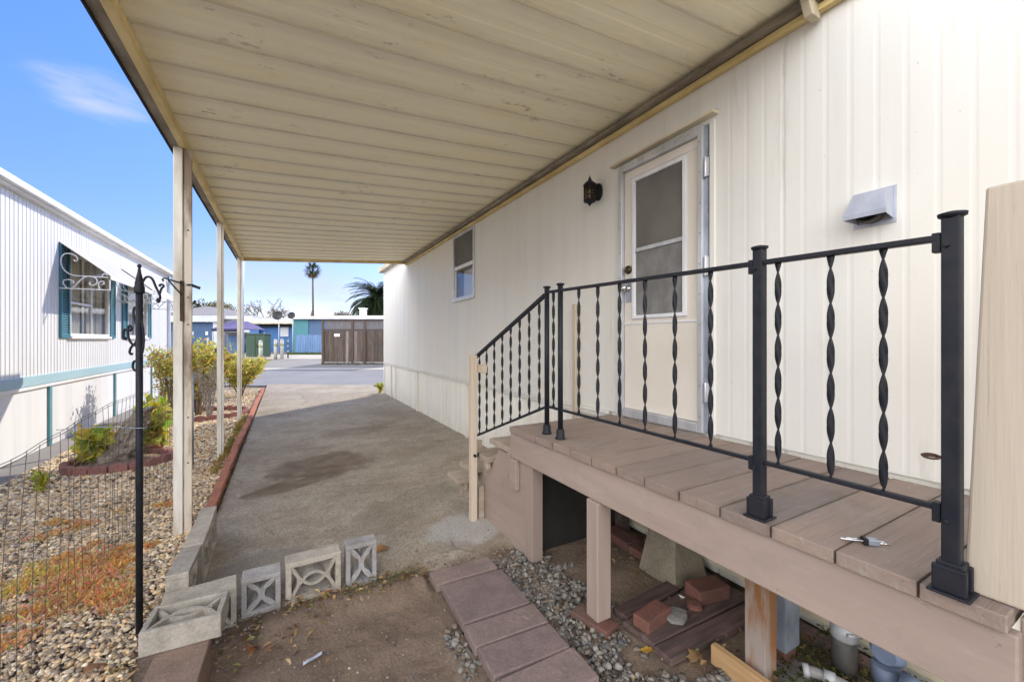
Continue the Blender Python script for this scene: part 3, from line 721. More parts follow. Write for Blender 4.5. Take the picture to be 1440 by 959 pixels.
# ------------------------------------------------------------------ carport
cp = thing('carport', 'cream ribbed metal carport roof over the driveway on three white posts', 'carport', (.8, 5, 0))
XL, XR, ZL, ZR, Y0, Y1 = -.70, 2.385, 3.045, 3.265, 1.06, 9.10
def zr(x): return ZL+(ZR-ZL)*(x-XL)/(XR-XL)
prof = []; y = 2.62-.305*6
while y < Y1+.01:
    for dy, dz in ((0, .0), (.003, -.008), (.010, -.008), (.014, 0), (.145, .0), (.155, .004), (.200, .004), (.210, 0)):
        yy = y+dy
        if Y0 <= yy <= Y1: prof.append((yy, dz))
    y += .305
prof = [(Y0, 0)]+prof+[(Y1, 0)]
b = MB(); v = []; NX = 8
for yy, dz in prof:
    for k in range(NX+1):
        x = XL+(XR-XL)*k/NX; v.append((x, yy, zr(x)+dz-.012*math.sin(math.pi*k/NX)))
b.add(v, [(i*(NX+1)+k, i*(NX+1)+k+1, (i+1)*(NX+1)+k+1, (i+1)*(NX+1)+k) for i in range(len(prof)-1) for k in range(NX)])
obj('roof_pan', b, 'soffit', cp)
b = MB(); b.add([(XL,Y0,ZL+.035),(XR,Y0,ZR+.035),(XR,Y1,ZR+.035),(XL,Y1,ZL+.035)], [(0,1,2,3)]); obj('roof_top', b, 'roof_white', cp)
b = MB(); b.box(-.762, -.705, Y0-.03, Y1+.03, 2.985, 3.0); b.box(-.762, -.750, Y0-.03, Y1+.03, 3.0, 3.12); b.box(-.715, -.705, Y0-.03, Y1+.03, 3.0, 3.12); obj('gutter', b, 'gutter', cp)
b = MB(); b.box(-.775, -.764, Y0-.03, Y1+.03, 2.975, 3.125); obj('gutter_lip', b, 'black_gap', cp)
b = MB(); b.box(-.703, -.660, Y0, Y1, 2.975, 2.99); b.box(-.669, -.660, Y0, Y1, 2.992, 3.042); obj('edge_beam', b, 'ochre', cp, bevel=.003)
b = MB(); b.box(XR-.075, XR-.005, .86, Y1+.01, 3.205, 3.235); obj('ledger', b, 'gutter', cp, bevel=.004)
b = MB(); b.box(XR-.03, XR+.012, .86, Y1+.01, 3.165, 3.20); obj('ledger_trim', b, 'ochre', cp, bevel=.004)
b = MB(); xs = [(XL-.02), XR]
b.bar((XL-.02, Y1+.02, zr(XL)-.02), (XR, Y1+.02, zr(XR)-.02), .035, .085); obj('end_trim', b, 'ochre', cp, bevel=.004)
b = MB(); b.bar((XL-.02, Y0-.02, zr(XL)+.0), (XR-.09, Y0-.02, zr(XR)-.02), .04, .10); obj('front_trim', b, 'cream_trim', cp, bevel=.004)
b = MB(); b.add([(2.30,1.07,3.13),(2.38,1.07,3.13),(2.38,1.07,3.29),(2.20,1.07,3.29),(2.30,1.03,3.13),(2.38,1.03,3.13),(2.38,1.03,3.29),(2.20,1.03,3.29)], [(0,1,2,3),(7,6,5,4),(0,4,5,1),(1,5,6,2),(2,6,7,3),(3,7,4,0)]); obj('corner_bracket', b, 'cream_trim', cp, bevel=.004)
for i, y in enumerate((3.98, 6.27, 8.75)):
    lab = ('widest nearest carport post with grooved face', 'middle thin white carport post', 'farthest white carport post')[i]
    p = part('post', 'post', cp, (-.742, -.684 if i == 0 else -.692, y-.02, y+.02, 0, 2.984), bevel=.006); p['label'] = lab
    part('post_strip', 'post_dark', p, (-.682, -.674, y+.0, y+.02, 0, 2.974), (-.674, -.630, y-.012, y+.018, 0, 2.974)) if i == 0 else part('post_strip', 'post', p, (-.690, -.672, y-.006, y+.016, 0, 2.974), bevel=.004)
    if i == 0:
        b = MB()
        for z in (1.62, 1.83, 2.35, .9, .55): b.lathe([(.006,0),(.004,.004)], 8); b.v[-16:] = [(-.652+k[0], y-.013-k[2], z+k[1]) for k in b.v[-16:]]
        obj('screws', b, 'rust_iron', p)
# plant hook on the first post
hk = thing('plant_hook', 'small rusty black iron bracket screwed to the nearest carport post', 'bracket', (-.702, 3.95, 1.65))
yb = 3.959
part('plate', 'rust_iron', hk, (-.700, -.675, yb-.006, yb-.001, 1.645, 1.955), bevel=.002)
def zz(pts, s, x0, y0, X, Y, Z, plane=(1,0)):
    return [(X+(p[0]-x0)*s*plane[0], Y+(p[0]-x0)*s*plane[1], Z-(p[1]-y0)*s) for p in pts]
b = MB()
b.tube(catmull(zz([(612,275),(560,262),(515,248),(485,240),(472,255),(480,270)], .000804, 612, 255, -.688, yb-.012, 1.953), 5), .0055, 8)
b.tube(catmull(zz([(612,385),(560,320),(512,250)], .000804, 612, 255, -.688, yb-.012, 1.953), 5), .005, 8)
b.tube([(-.688, yb-.012, 1.93), (-.688, yb-.003, 1.93)], .009, 8)
obj('arm', b, 'iron', hk)
b = MB(); b.bar((-.628, yb+.02, 1.925), (-.578, yb+.015, 1.905), .012, .022); b.bar((-.660, yb+.004, 1.925), (-.622, yb+.002, 1.93), .010, .012); obj('clip', b, 'black_plastic', hk)

# ------------------------------------------------------------------ porch deck
dk = thing('porch_deck', 'mauve brown painted wooden porch deck raised on posts below the door', 'porch deck', (1.9, 1.4, 0))
DX0, DX1, DZ = 1.405, 2.375, .882
edges = [.245]+[.395+.17958*k for k in range(13)]; n = len(edges)-1
for k in range(n):
    j = random.uniform(-.003, .003); zt = DZ+random.uniform(-.0015, .0015)
    y0, y1 = edges[k]+.003, edges[k+1]-.003
    part('deck_board', 'deck', dk, (DX0+j, DX1, y0, y1, DZ-.040, zt), bevel=.003)
b = MB(); b.box(1.425, 1.465, .235, 2.565, .655, .838); obj('rim_board', b, 'rim', dk, bevel=.005)
part('end_rim', 'rim', dk, (1.467, 2.36, 2.525, 2.565, .655, .838), bevel=.004)
part('end_rim', 'rim', dk, (1.467, 2.36, .35, .385, .655, .838), bevel=.004)
for y in (1.1, 1.75): part('joist', 'old_board', dk, (1.467, 2.36, y-.02, y+.02, .665, .836))
for (x, y), lab in zip(((1.442, 2.30), (1.411, 1.61)), ('mauve painted deck post next to the stairs', 'mauve painted deck post standing on a brick')):
    p = part('deck_post', 'rim_upright', dk, (x+.003 if x > 1.42 else x+.058, x+.09, y, y+.09, .0 if x > 1.42 else .035, .653), bevel=.005) if x > 1.42 else part('deck_post', 'rim_upright', dk, (x, x+.092, y, y+.09, .035, .653), bevel=.005)
    p['label'] = lab
p = part('deck_post', 'brown_post', dk, (1.79, 1.88, .98, 1.07, 0, .66), bevel=.005); p['label'] = 'unpainted brown weathered deck post'
part('deck_post', 'old_board', dk, (2.26, 2.34, 2.30, 2.38, 0, .836), bevel=.004)
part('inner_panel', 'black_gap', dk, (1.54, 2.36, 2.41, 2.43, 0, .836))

# stairs going down along the wall
st = thing('porch_stairs', 'mauve brown wooden stairs going down from the deck along the cream wall', 'stairs', (1.85, 3.1, 0))
b = MB(); poly = [(2.394,.0),(3.05,.0),(3.05,.34),(2.93,.47),(2.80,.653),(2.394,.653)]
b.prism(poly, lambda y, z: (1.452, y, z), lambda y, z: (1.472, y, z)); obj('side_panel', b, 'rim', st, bevel=.003)
b = MB(); poly = [(2.572,.66),(2.76,.66),(3.66,.16),(3.66,.02),(3.5,.02),(2.572,.5)]
b.prism(poly, lambda y, z: (1.474, y, z), lambda y, z: (1.51, y, z)); b.prism(poly, lambda y, z: (2.30, y, z), lambda y, z: (2.34, y, z)); obj('stringer', b, 'stair', st, bevel=.003)
for z, y0, y1, x0 in ((.715, 2.57, 2.92, 1.43), (.565, 2.90, 3.17, 1.395), (.41, 3.15, 3.42, 1.375), (.25, 3.38, 3.65, 1.345)):
    part('tread', 'stair', st, (x0, 2.35, y0, y1, z-.042, z), bevel=.005)
for z, y in ((.522, 2.93), (.367, 3.17), (.205, 3.4)):
    part('cleat', 'stair', st, (1.415, 1.45, y-.0, y+.07, z-.06, z-.002), bevel=.004)
part('corner_block', 'rim', st, (1.425, 1.45, 2.575, 2.61, .50, .70), (1.418, 1.45, 2.47, 2.565, .44, .652), bevel=.004)
part('riser_block', 'stair', st, (1.402, 1.45, 3.052, 3.09, 0, .29), (1.38, 1.449, 3.09, 3.13, .60, .66), bevel=.004)
part('lower_riser', 'stair', st, (1.47, 2.3, 3.56, 3.6, 0, .206), (1.47, 2.3, 3.33, 3.36, 0, .366), (1.47, 2.3, 3.09, 3.12, 0, .52))

# ------------------------------------------------------------------ railing
rl = thing('porch_railing', 'black wrought iron porch railing with twisted balusters along the deck edge', 'railing', (1.46, 1.3, DZ))
PY = [2.22, 2.06, .81, .337]
def rx(y): return 1.423+(y-.337)/(2.22-.337)*.087
def rtop(y): return 1.752+(y-.337)/(2.22-.337)*.062
def rbot(y): return 1.083-(y-.337)/(2.22-.337)*.02
for i, y in enumerate(PY):
    x = rx(y); b = MB()
    if i < 2: b.tube([(x,y,DZ+.03),(x,y,[1.842,1.842][i])], .0165, 14)
    else: b.box(x-.0165, x+.0165, y-.0165, y+.0165, DZ+.03, [0,0,1.815,1.80][i])
    p = obj('post', b, 'iron', rl, bevel=0 if i < 2 else .003)
    zt = [1.842, 1.842, 1.815, 1.80][i]
    b = MB(); b.lathe([(.017,zt-.004),(.026,zt+.002),(.027,zt+.009),(.012,zt+.013)], 16, (x,y,0)); obj('cap', b, 'iron', p)
    b = MB()
    if i < 2: b.lathe([(.034,DZ+.002),(.034,DZ+.008),(.027,DZ+.012),(.025,DZ+.06),(.018,DZ+.064)], 16, (x,y,0))
    else:
        b.box(x-.038, x+.038, y-.038, y+.038, DZ+.002, DZ+.009); b.box(x-.024, x+.024, y-.024, y+.024, DZ+.009, DZ+.08)
        for e in (-1, 1): b.box(x+e*.022-.008, x+e*.022+.008, y-.03, y+.03, DZ+.009, DZ+.07)
    obj('base', b, 'iron', p, bevel=.003)
    if i >= 2:
        for zq in (rtop(y), rbot(y)):
            b = MB(); b.box(x-.012, x+.012, y+.0185, y+.034, zq-.035, zq+.014)
            b.tube([(x-.03, y+.005, zq-.022), (x+.03, y+.005, zq-.022)], .005, 8)
            obj('clip', b, 'iron', p, bevel=.002)
b = MB()
for a, c in ((2.20, 2.08), (2.04, .83), (.79, .357)):
    b.bar((rx(a), a, rtop(a)), (rx(c), c, rtop(c)), .028, .016)
obj('top_rail', b, 'iron', rl, bevel=.003)
b = MB()
for a, c in ((2.20, 2.08), (2.04, .83), (.79, .357)):
    b.bar((rx(a), a, rbot(a)), (rx(c), c, rbot(c)), .02, .014)
obj('bottom_rail', b, 'iron', rl, bevel=.003)
SA, SB = Vector((rx(2.22), 2.235, 1.80)), Vector((1.395, 3.13, 1.345))   # stair rail, top and bottom ends
SC, SD = Vector((rx(2.22), 2.235, 1.055)), Vector((1.395, 3.10, .70))
b = MB(); b.bar(SA, SB, .03, .022); obj('stair_rail', b, 'iron', rl, bevel=.003)
b = MB(); b.bar(SC, SD, .02, .016); obj('stair_bottom_rail', b, 'iron', rl, bevel=.003)
def twist(p, q, tw=.0095, th=.0028, half=.105, n=None):
    p, q = Vector(p), Vector(q); L = (q-p).length; n = n or int(L/.006); v, f = [], []
    ph = random.uniform(0, .6)
    for i in range(n+1):
        s = L*i/n; e = min(s, L-s); a = math.pi*(s/half)+ph
        if e < .012: a = ph if s < L/2 else math.pi*(L/half)+ph
        c, d = math.cos(a), math.sin(a); o = p+(q-p)*(i/n)
        for u, w in ((-tw,-th),(tw,-th),(tw,th),(-tw,th)): v.append(o+Vector((u*c-w*d, u*d+w*c, 0)))
    for i in range(n):
        for k in range(4): f.append((i*4+k, i*4+(k+1) % 4, i*4+4+(k+1) % 4, i*4+4+k))
    f += [(3,2,1,0), tuple(n*4+k for k in range(4))]
    return MB().add(v, f, True)
ys = [2.14]+[2.04-(k+1)*(1.21/7) for k in range(6)]+[.81-.062, .595, .47]
for y in ys: obj('baluster', twist((rx(y), y, rbot(y)+.006), (rx(y), y, rtop(y)-.007)), 'iron', rl)
for k in range(8):
    t = (k+.6)/8.1; a, c = SA.lerp(SB, t), SC.lerp(SD, t); y = 2.235+(3.10-2.235)*t
    x = SA.x+(SB.x-SA.x)*t
    zt = SA.z+(SB.z-SA.z)*(y-2.235)/(SB.y-2.235); zb = SC.z+(SD.z-SC.z)*(y-2.235)/(SD.y-2.235)
    obj('baluster', twist((x, y, zb+.007), (x, y, zt-.01), half=.10), 'iron', rl)
b = MB(); b.tube([(1.41+.008*math.sin(a), .337+.034+.016*math.cos(a), 1.21+.004*math.sin(a)) for a in [i*math.pi/8 for i in range(17)]], .0028, 6, caps=False)
b.tube([(1.41,.39,1.21),(1.423,.35,1.21)], .003, 6); obj('gate_eye', b, 'rust_iron', rl)
b = MB(); b.tube([(1.44,.337,1.185),(1.452,.337,1.185)], .008, 8); obj('bolt_nut', b, 'iron', rl)
# newels
nw = thing('newel_post', 'slim tan wooden newel post at the foot of the stair railing', 'post', (1.35, 3.06, 0))
b = MB(); b.box(1.325, 1.375, 3.03, 3.09, .02, 1.375); obj('upright', b, 'tan_wood', nw, bevel=.004)
part('rail_block', 'tan_wood', nw, (1.378, 1.418, 2.93, 3.05, 1.235, 1.30), bevel=.004)
b = MB(); b.tube([(1.35,3.028,.56),(1.35,3.012,.56)], .012, 10); b.bar((1.376,3.05,.56), (1.394,3.05,.56), .03, .02); obj('bolt', b, 'iron', nw)
b = MB(); b.box(2.345, 2.375, 2.985, 3.035, .25, 1.835)
tag(obj('wall_newel', b, 'tan_wood', bevel=.004), 'tan wooden upright against the cream wall behind the railing', 'post')
# big plank at the near end of the deck
part('end_support', 'rim_upright', dk, (1.468, 1.60, -.10, .24, .70, .866), bevel=.004)
b = MB(); b.box(1.464, 1.504, -.12, .327, .884, 1.865)
b.v = [(x, y-(.036*(z-.884)), z) for x, y, z in b.v]
tag(obj('upright_plank', b, 'plank', bevel=.006), 'broad tan wooden plank standing upright at the near end of the deck', 'plank')

# small steel tool on the deck
tl = thing('folding_tool', 'small steel folding tool with a black band lying on the deck boards', 'tool', (1.526, .548, DZ+.004), R(-45)); tl.scale = (.8,.8,.8)
b = MB(); b.tube(catmull([(-.075,.004,.010),(-.06,-.004,.011),(-.03,-.007,.012),(.0,-.008,.012)], 4), .0038, 8); b.tube([(-.055,.006,.012),(.0,.007,.012)], .003, 8); obj('jaw', b, 'chrome', tl, local=True)
b = MB(); b.box(.0, .045, -.014, .014, .0, .022); obj('body', b, 'galv', tl, local=True, bevel=.003)
b = MB(); b.box(-.004, .010, -.0155, .0155, -.001, .0235); obj('band', b, 'black_plastic', tl, local=True, bevel=.002)
b = MB(); b.tube([(.045,-.007,.010),(.075,-.007,.009)], .0035, 8); b.tube([(.045,.006,.012),(.072,.006,.010)], .0035, 8); obj('prong', b, 'chrome', tl, local=True)

# ------------------------------------------------------------------ under the deck
b = MB(); b.add([(2.03,1.63,0),(2.33,1.63,0),(2.33,1.92,0),(2.03,1.92,0),(2.12,1.71,.50),(2.25,1.71,.50),(2.25,1.85,.50),(2.12,1.85,.50)], [(3,2,1,0),(4,5,6,7),(0,1,5,4),(1,2,6,5),(2,3,7,6),(3,0,4,7)])
tag(obj('concrete_pier', b, 'pier', bevel=.008), 'tapered concrete pier block under the porch deck', 'pier block')
def brick(name, label, cat, c, size, rot, m, group=None, lump=0):
    t = MB(); x, y, z = (s/2 for s in size)
    if lump:
        v, f = ICO[2]; v = np.clip(v*1.25, -1, 1)*[x, y, z]*(1+rng.normal(0, .05, (len(v), 1))); t.add(v+[0,0,z], [tuple(q) for q in f])
    else: t.box(-x, x, -y, y, 0, 2*z)
    o = obj(name, t, m, None, local=True, bevel=.006 if not lump else 0); o.location = c; o.rotation_euler = rot
    return tag(o, label, cat, group)
brick('old_plank', 'dark old plank lying under the deck nearest the concrete pier', 'plank', (1.80,1.63,.004), (.46,.09,.035), (0,0,R(4)), 'old_board')
brick('old_plank', 'wide dark plank half under the loose red bricks beneath the deck', 'plank', (1.90,1.52,.003), (.72,.115,.03), (0,0,R(2)), 'old_board')
brick('old_plank', 'middle dark plank under the deck with a grey stone on it', 'plank', (1.925,1.405,.004), (.76,.095,.036), (0,0,R(-1)), 'old_board')
brick('old_plank', 'dark plank under the deck closest to the brown post', 'plank', (1.93,1.295,.004), (.78,.10,.036), (0,0,R(-2)), 'old_board')
brick('brick', 'red brick on the plank end near the painted deck post', 'brick', (1.66,1.475,.041), (.20,.095,.062), (0,0,R(8)), 'brick')
brick('brick', 'dark red brick beside the concrete pier', 'brick', (2.10,1.47,.041), (.21,.12,.075), (0,0,R(-12)), 'brick')
brick('stone', 'flat grey stone between the bricks under the deck', 'stone', (1.79,1.435,.041), (.13,.10,.03), (0,0,R(20)), 'stone', lump=1)
brick('brick_fragment', 'broken reddish brick piece on the planks under the deck', 'brick', (1.95,1.44,.041), (.09,.075,.03), (0,0,R(40)), 'brick', lump=1)
brick('brick', 'red paver at the back wall under the deck, farther one of the pair', 'paver', (2.17,2.22,.01), (.13,.27,.06), (0,0,R(-3)), 'brick')
brick('brick', 'red paver at the back wall under the deck, nearer one of the pair', 'paver', (2.16,1.985,.01), (.12,.19,.055), (0,0,R(4)), 'brick')
brick('brick', 'flat red brick under the foot of the painted deck post', 'brick', (1.43,1.665,.0), (.105,.235,.034), (0,0,R(14)), 'brick')
brick('lumber_offcut', 'fresh orange lumber board standing on edge under the deck', 'board', (1.735,.80,.0), (.036,.78,.092), (0,0,R(-1)), 'orange_board')
brick('concrete_footing', 'flat grey concrete slab under the brown deck post', 'slab', (1.93,.90,-.02), (.34,.36,.03), (0,0,R(5)), 'stone')
brick('brown_rail', 'brown timber rail on the ground along the wall under the deck', 'rail', (2.30,.75,.0), (.07,1.0,.05), (0,0,0), 'old_board')
dc = thing('metal_channel', 'galvanised steel channel standing behind the brown deck post', 'channel', (2.05, 1.03, .06))
b = MB(); b.box(1.99, 2.11, 1.0, 1.004, .07, .80); b.box(1.99, 1.994, 1.004, 1.10, .07, .80); b.box(2.106, 2.11, 1.004, 1.10, .07, .80); obj('sheet', b, 'galv', dc, bevel=.001)
part('foot', 'brick', dc, (2.0, 2.1, 1.01, 1.09, .0, .068))
part('clip', 'galv', dc, (1.955, 1.988, 1.06, 1.10, .2, .80))
pp = thing('drain_pipe', 'dark grey upright drain pipe with a pale clamp fitting under the deck', 'pipe', (2.2, .86, 0))
b = MB(); b.tube([(2.2,.86,0),(2.2,.86,.18)], .047, 18); obj('lower_pipe', b, 'pipe_dark', pp)
b = MB(); b.tube([(2.2,.86,.2),(2.2,.86,.84)], .037, 18); obj('upper_pipe', b, 'pier', pp)
b = MB(); b.lathe([(.048,.16),(.053,.17),(.053,.21),(.044,.225),(.046,.235),(.038,.24)], 18, (2.2,.86,0)); b.tube([(2.15,.83,.205),(2.20,.80,.20),(2.245,.82,.205)], .009, 6); obj('coupling', b, 'pipe_grey', pp)
b = MB(); b.tube([(2.27,.88,.22),(2.27,.88,.8)], .022, 12); b.lathe([(.026,.22),(.026,.26),(.012,.265)], 12, (2.27,.88,0)); obj('thin_pipe', b, 'pipe_dark', pp)
wf = thing('white_pipe_fitting', 'dirty white plastic pipe fitting lying on the weeds under the deck', 'pipe fitting', (2.0, .87, 0))
b = MB(); P = catmull([(1.99,.93,.05),(2.02,.88,.055),(2.05,.82,.05),(2.08,.76,.03)], 5); b.tube(P, .022, 12); obj('pipe', b, 'pipe_white', wf)
b = MB()
for a, c in ((0,2),(6,9)): b.tube([P[a], P[c]], .028, 12)
obj('collar', b, 'pipe_grey', wf)
gv = thing('gas_regulator', 'blue grey painted gas regulator and pipework at the wall below the deck', 'gas regulator', (2.2, .68, 0))
b = MB(); b.tube([(2.17,.70,.0),(2.17,.70,.30),(2.24,.72,.42),(2.24,.72,.80)], .02, 12); b.tube([(2.17,.70,.12),(2.16,.50,.10),(2.16,.38,.0)], .024, 12); obj('pipe', b, 'meter', gv)
b = MB(); b.tube([(2.13,.70,.22),(2.17,.70,.22),(2.20,.70,.22)], [.04,.062,.04], 18); b.tube([(2.15,.70,.10),(2.15,.70,.17)], .045, 12); b.tube([(2.12,.64,.16),(2.12,.58,.16)], [.04,.03], 14); obj('body', b, 'meter', gv)
b = MB(); b.tube([(2.20,.76,.34),(2.20,.80,.34)], .035, 14); b.tube([(2.12,.70,.33),(2.10,.70,.33)], .03, 12); obj('cap', b, 'meter', gv)

# ------------------------------------------------------------------ breeze blocks
def arc_strip(b, p, q, bow, th, y0, y1, n=12):
    p, q = Vector((p[0], p[1])), Vector((q[0], q[1])); nrm = Vector((-(q-p).y, (q-p).x)).normalized()
    mid = []
    for i in range(n+1):
        t = i/n; mid.append(p.lerp(q, t)+nrm*(bow*4*t*(1-t)))
    L, Rr = [], []
    for i, c in enumerate(mid):
        d = (mid[min(i+1,n)]-mid[max(i-1,0)]).normalized(); k = Vector((-d.y, d.x))*th/2; L.append(c+k); Rr.append(c-k)
    for i in range(n):
        q4 = [L[i], L[i+1], Rr[i+1], Rr[i]]
        v = [(a.x, y0, a.y) for a in q4]+[(a.x, y1, a.y) for a in q4]
        b.add(v, [(0,1,2,3),(7,6,5,4),(0,4,5,1),(2,6,7,3)]+([(3,7,4,0)] if i == 0 else [])+([(1,5,6,2)] if i == n-1 else []))
def breeze(w, h, t, style, rim=.03):
    """upright pierced block: width along x, thickness along y, height along z, base at the origin"""
    f = MB(); f.box(-w/2, w/2, -t/2, t/2, 0, rim); f.box(-w/2, w/2, -t/2, t/2, h-rim, h)
    f.box(-w/2, -w/2+rim, -t/2, t/2, rim, h-rim); f.box(w/2-rim, w/2, -t/2, t/2, rim, h-rim)
    p = MB(); x0, x1, z0, z1 = -w/2+rim*.9, w/2-rim*.9, rim*.9, h-rim*.9; e = t/2-.008; W, H = x1-x0, z1-z0
    if style == 'eye':
        arc_strip(p, (x0,z1), (x1,z1), -.68*H, .016, -e, e); arc_strip(p, (x0,z0), (x1,z0), .68*H, .016, -e+.003, e-.003)
        arc_strip(p, (x0,z0), (x0,z1), -.16*W, .014, -e+.006, e-.006); arc_strip(p, (x1,z0), (x1,z1), .16*W, .014, -e+.006, e-.006)
    else:
        arc_strip(p, (x0,z0), (x0,z1), -.46*W, .018, -e, e); arc_strip(p, (x1,z0), (x1,z1), .46*W, .018, -e+.003, e-.003)
        arc_strip(p, (x0,z1), (x1,z1), -.34*H, .014, -e+.006, e-.006); arc_strip(p, (x0,z0), (x1,z0), .34*H, .014, -e+.006, e-.006)
    return f, p
def block(label, loc, rot, w, h, t, style, m, rim=.03):
    r = thing('breeze_block', label, 'breeze block', loc, 0, 'pierced concrete blocks edging the driveway'); r.rotation_euler = rot
    f, p = breeze(w, h, t, style, rim); obj('frame', f, m, r, local=True, bevel=.004); obj('lattice', p, m, r, local=True); return r
block('pierced block by the gravel, farthest of three in line, touching the red edging', (-.478, 3.50, .0), (0,0,R(91.5)), .322, .285, .095, 'eye', 'block')
block('pierced block on edge by the gravel, middle of the three in line', (-.472, 3.172, .0), (0,0,R(90)), .322, .292, .098, 'eye', 'block')
block('pierced block on edge by the gravel, nearest of the three in line', (-.482, 2.842, .0), (0,0,R(88.5)), .322, .288, .098, 'eye', 'block')
block('pierced block standing at the corner behind the block laid flat', (-.378, 2.63, -.02), (R(3),0,R(5)), .305, .228, .125, 'eye', 'block', .026)
block('pierced block laid flat on the brown slab, its leaf pattern facing up', (-.387, 2.475, .20), (R(90),0,R(-3)), .29, .205, .105, 'eye', 'block', .022)
block('narrow grey pierced block standing next to the corner block', (-.112, 2.67, .0), (0,0,R(1)), .185, .205, .12, 'x', 'block_grey', .026)
block('wide pierced block with an oval pattern standing between two narrow grey blocks', (.148, 2.67, .0), (0,0,R(2)), .29, .238, .115, 'eye', 'block')
block('narrow grey pierced block standing at the right end of the row', (.412, 2.66, .0), (0,0,R(-1)), .178, .258, .10, 'x', 'block_grey', .026)
brick('brown_slab', 'reddish brown concrete slab standing under the flat pierced block', 'slab', (-.40, 2.02, -.05), (.195,.58,.195), (0,0,R(-2)), 'paver_tan')

# ------------------------------------------------------------------ stepping pavers
rows = [(2.288,2.445,'farthest short mauve paver of the path, next to the driveway'),(1.902,2.272,'long mauve paver second from the driveway, with a corner crack'),(1.730,1.892,'cracked mauve paver in the middle of the path'),
        (1.535,1.722,'mauve paver with a dark scuff, second from the photo bottom'),(1.335,1.528,'mauve paver of the path at the bottom of the photo'),]
for i, (y0, y1, lab) in enumerate(rows):
    dx = random.uniform(-.008, .008)
    o = brick('paver', lab, 'paver', (.985+dx, (y0+y1)/2, .012), (.40+random.uniform(-.01,.01), y1-y0-.004, .05), (R(random.uniform(-.6,.6)), R(random.uniform(-.6,.6)), R(random.uniform(-1.2,1.2)-2)), 'paver', 'pavers of the stepping path')
b = MB()   # cracks are part of the slabs; a chipped corner piece lies loose
brick('paver_chip', 'small broken paver corner beside the cracked paver', 'paver piece', (1.13, 1.815, .046), (.10,.05,.02), (0,0,R(25)), 'paver')

# ------------------------------------------------------------------ edging bricks along the driveway
y = 3.74; k = 0
src = None
while y < 14.2:
    x = -.565+.012*fb(1, y, .5); rz = R(random.uniform(-2, 2)); zq = .0+random.uniform(-.006, .006)+ground(x, y)
    if src is None:
        src = brick('edging_brick', 'red edging brick in the line between gravel and driveway', 'edging brick', (x, y, zq), (.072,.232,.075), (0,0,rz), 'edging', 'red edging bricks along the driveway')
    else:
        o = src.copy(); col.objects.link(o); o.location = (x, y, zq); o.rotation_euler = (R(random.uniform(-1.5,1.5)), R(random.uniform(-3,3)), rz)
    y += .236

# ------------------------------------------------------------------ leaves and scraps
def dry_leaf(label, loc, size, c, rz, cup=.35, name='dry_leaf'):
    b = MB(); n = 7; pts = []
    for i in range(n+1):
        t = i/n; w = math.sin(math.pi*t**.8)*.36*(1+.25*math.sin(t*17)); pts.append((t-.5, w, t))
    v = []
    for x, w, t in pts:
        for s in (-1, -.5, 0, .5, 1): v.append((x*size, w*s*size, size*(cup*abs(s)*w+.18*math.sin(3*t+rz)+.03*math.sin(9*s+5*t))+size*.08))
    f = [(i*5+k, i*5+k+1, i*5+k+6, i*5+k+5) for i in range(n) for k in range(4)]
    b.add(v, f, True, c); b.tube([(-.5*size,0,size*.1),(-.68*size,.04*size,size*.06)], .0015, 5, tint=c)
    o = obj(name, b, 'leaf', None, local=True); o.location = loc; o.rotation_euler = (0,0,rz)
    return tag(o, label, 'leaf', 'dry fallen leaves')
dry_leaf('orange curled leaf on the dirt in front of the flat pierced block', (-.13,2.30,.005), .075, (.42,.17,.08), 1.2, .8)
dry_leaf('orange leaf lying on the driveway beside the right end block', (.60,2.93,.022), .10, (.50,.24,.07), .3, .1)
dry_leaf('orange leaf leaning on the wide pierced block', (.225,2.585,.03), .055, (.46,.18,.07), 2.2, .5)
dry_leaf('pale brown leaf on the gravel by the foot of the black hook pole', (-.74,2.50,.018), .085, (.42,.22,.11), .8, .4)
dry_leaf('orange leaf on the dirt behind the painted deck post', (1.58,1.77,.01), .09, (.45,.21,.07), -.4, .4)
dry_leaf('yellow leaf on the river gravel under the deck', (1.50,1.37,.025), .06, (.55,.33,.06), 2.4, .3)
dry_leaf('big pale brown leaf beside the plank ends under the deck', (1.66,1.22,.02), .085, (.34,.21,.10), .1, .4)
dry_leaf('dark brown leaf at the driveway edge next to the first paver', (.66,2.50,.035), .07, (.20,.11,.05), 1.0, .5)
dry_leaf('small brown leaf on the dirt in the dark under the deck', (1.82,2.2,.01), .07, (.28,.16,.08), .6, .5)
b = MB(); v = [(-.045,-.016,.002),(-.01,-.018,.010),(.035,-.012,.016),(.042,.016,.012),(.0,.014,.003),(-.04,.002,.008)]
b.add(v, [(0,1,4,5),(1,2,3,4)]); o = obj('paper_scrap', b, 'paper', None, local=True); o.location = (.117,2.13,hdirt(.117,2.13)+.006); o.rotation_euler = (0,0,R(5)); tag(o, 'torn pale blue paper scrap on the dirt', 'paper')
brick('white_shard', 'white plastic shard beside the concrete pier', 'shard', (1.99,1.56,.02), (.06,.03,.012), (.3,.3,R(70)), 'white', lump=1)

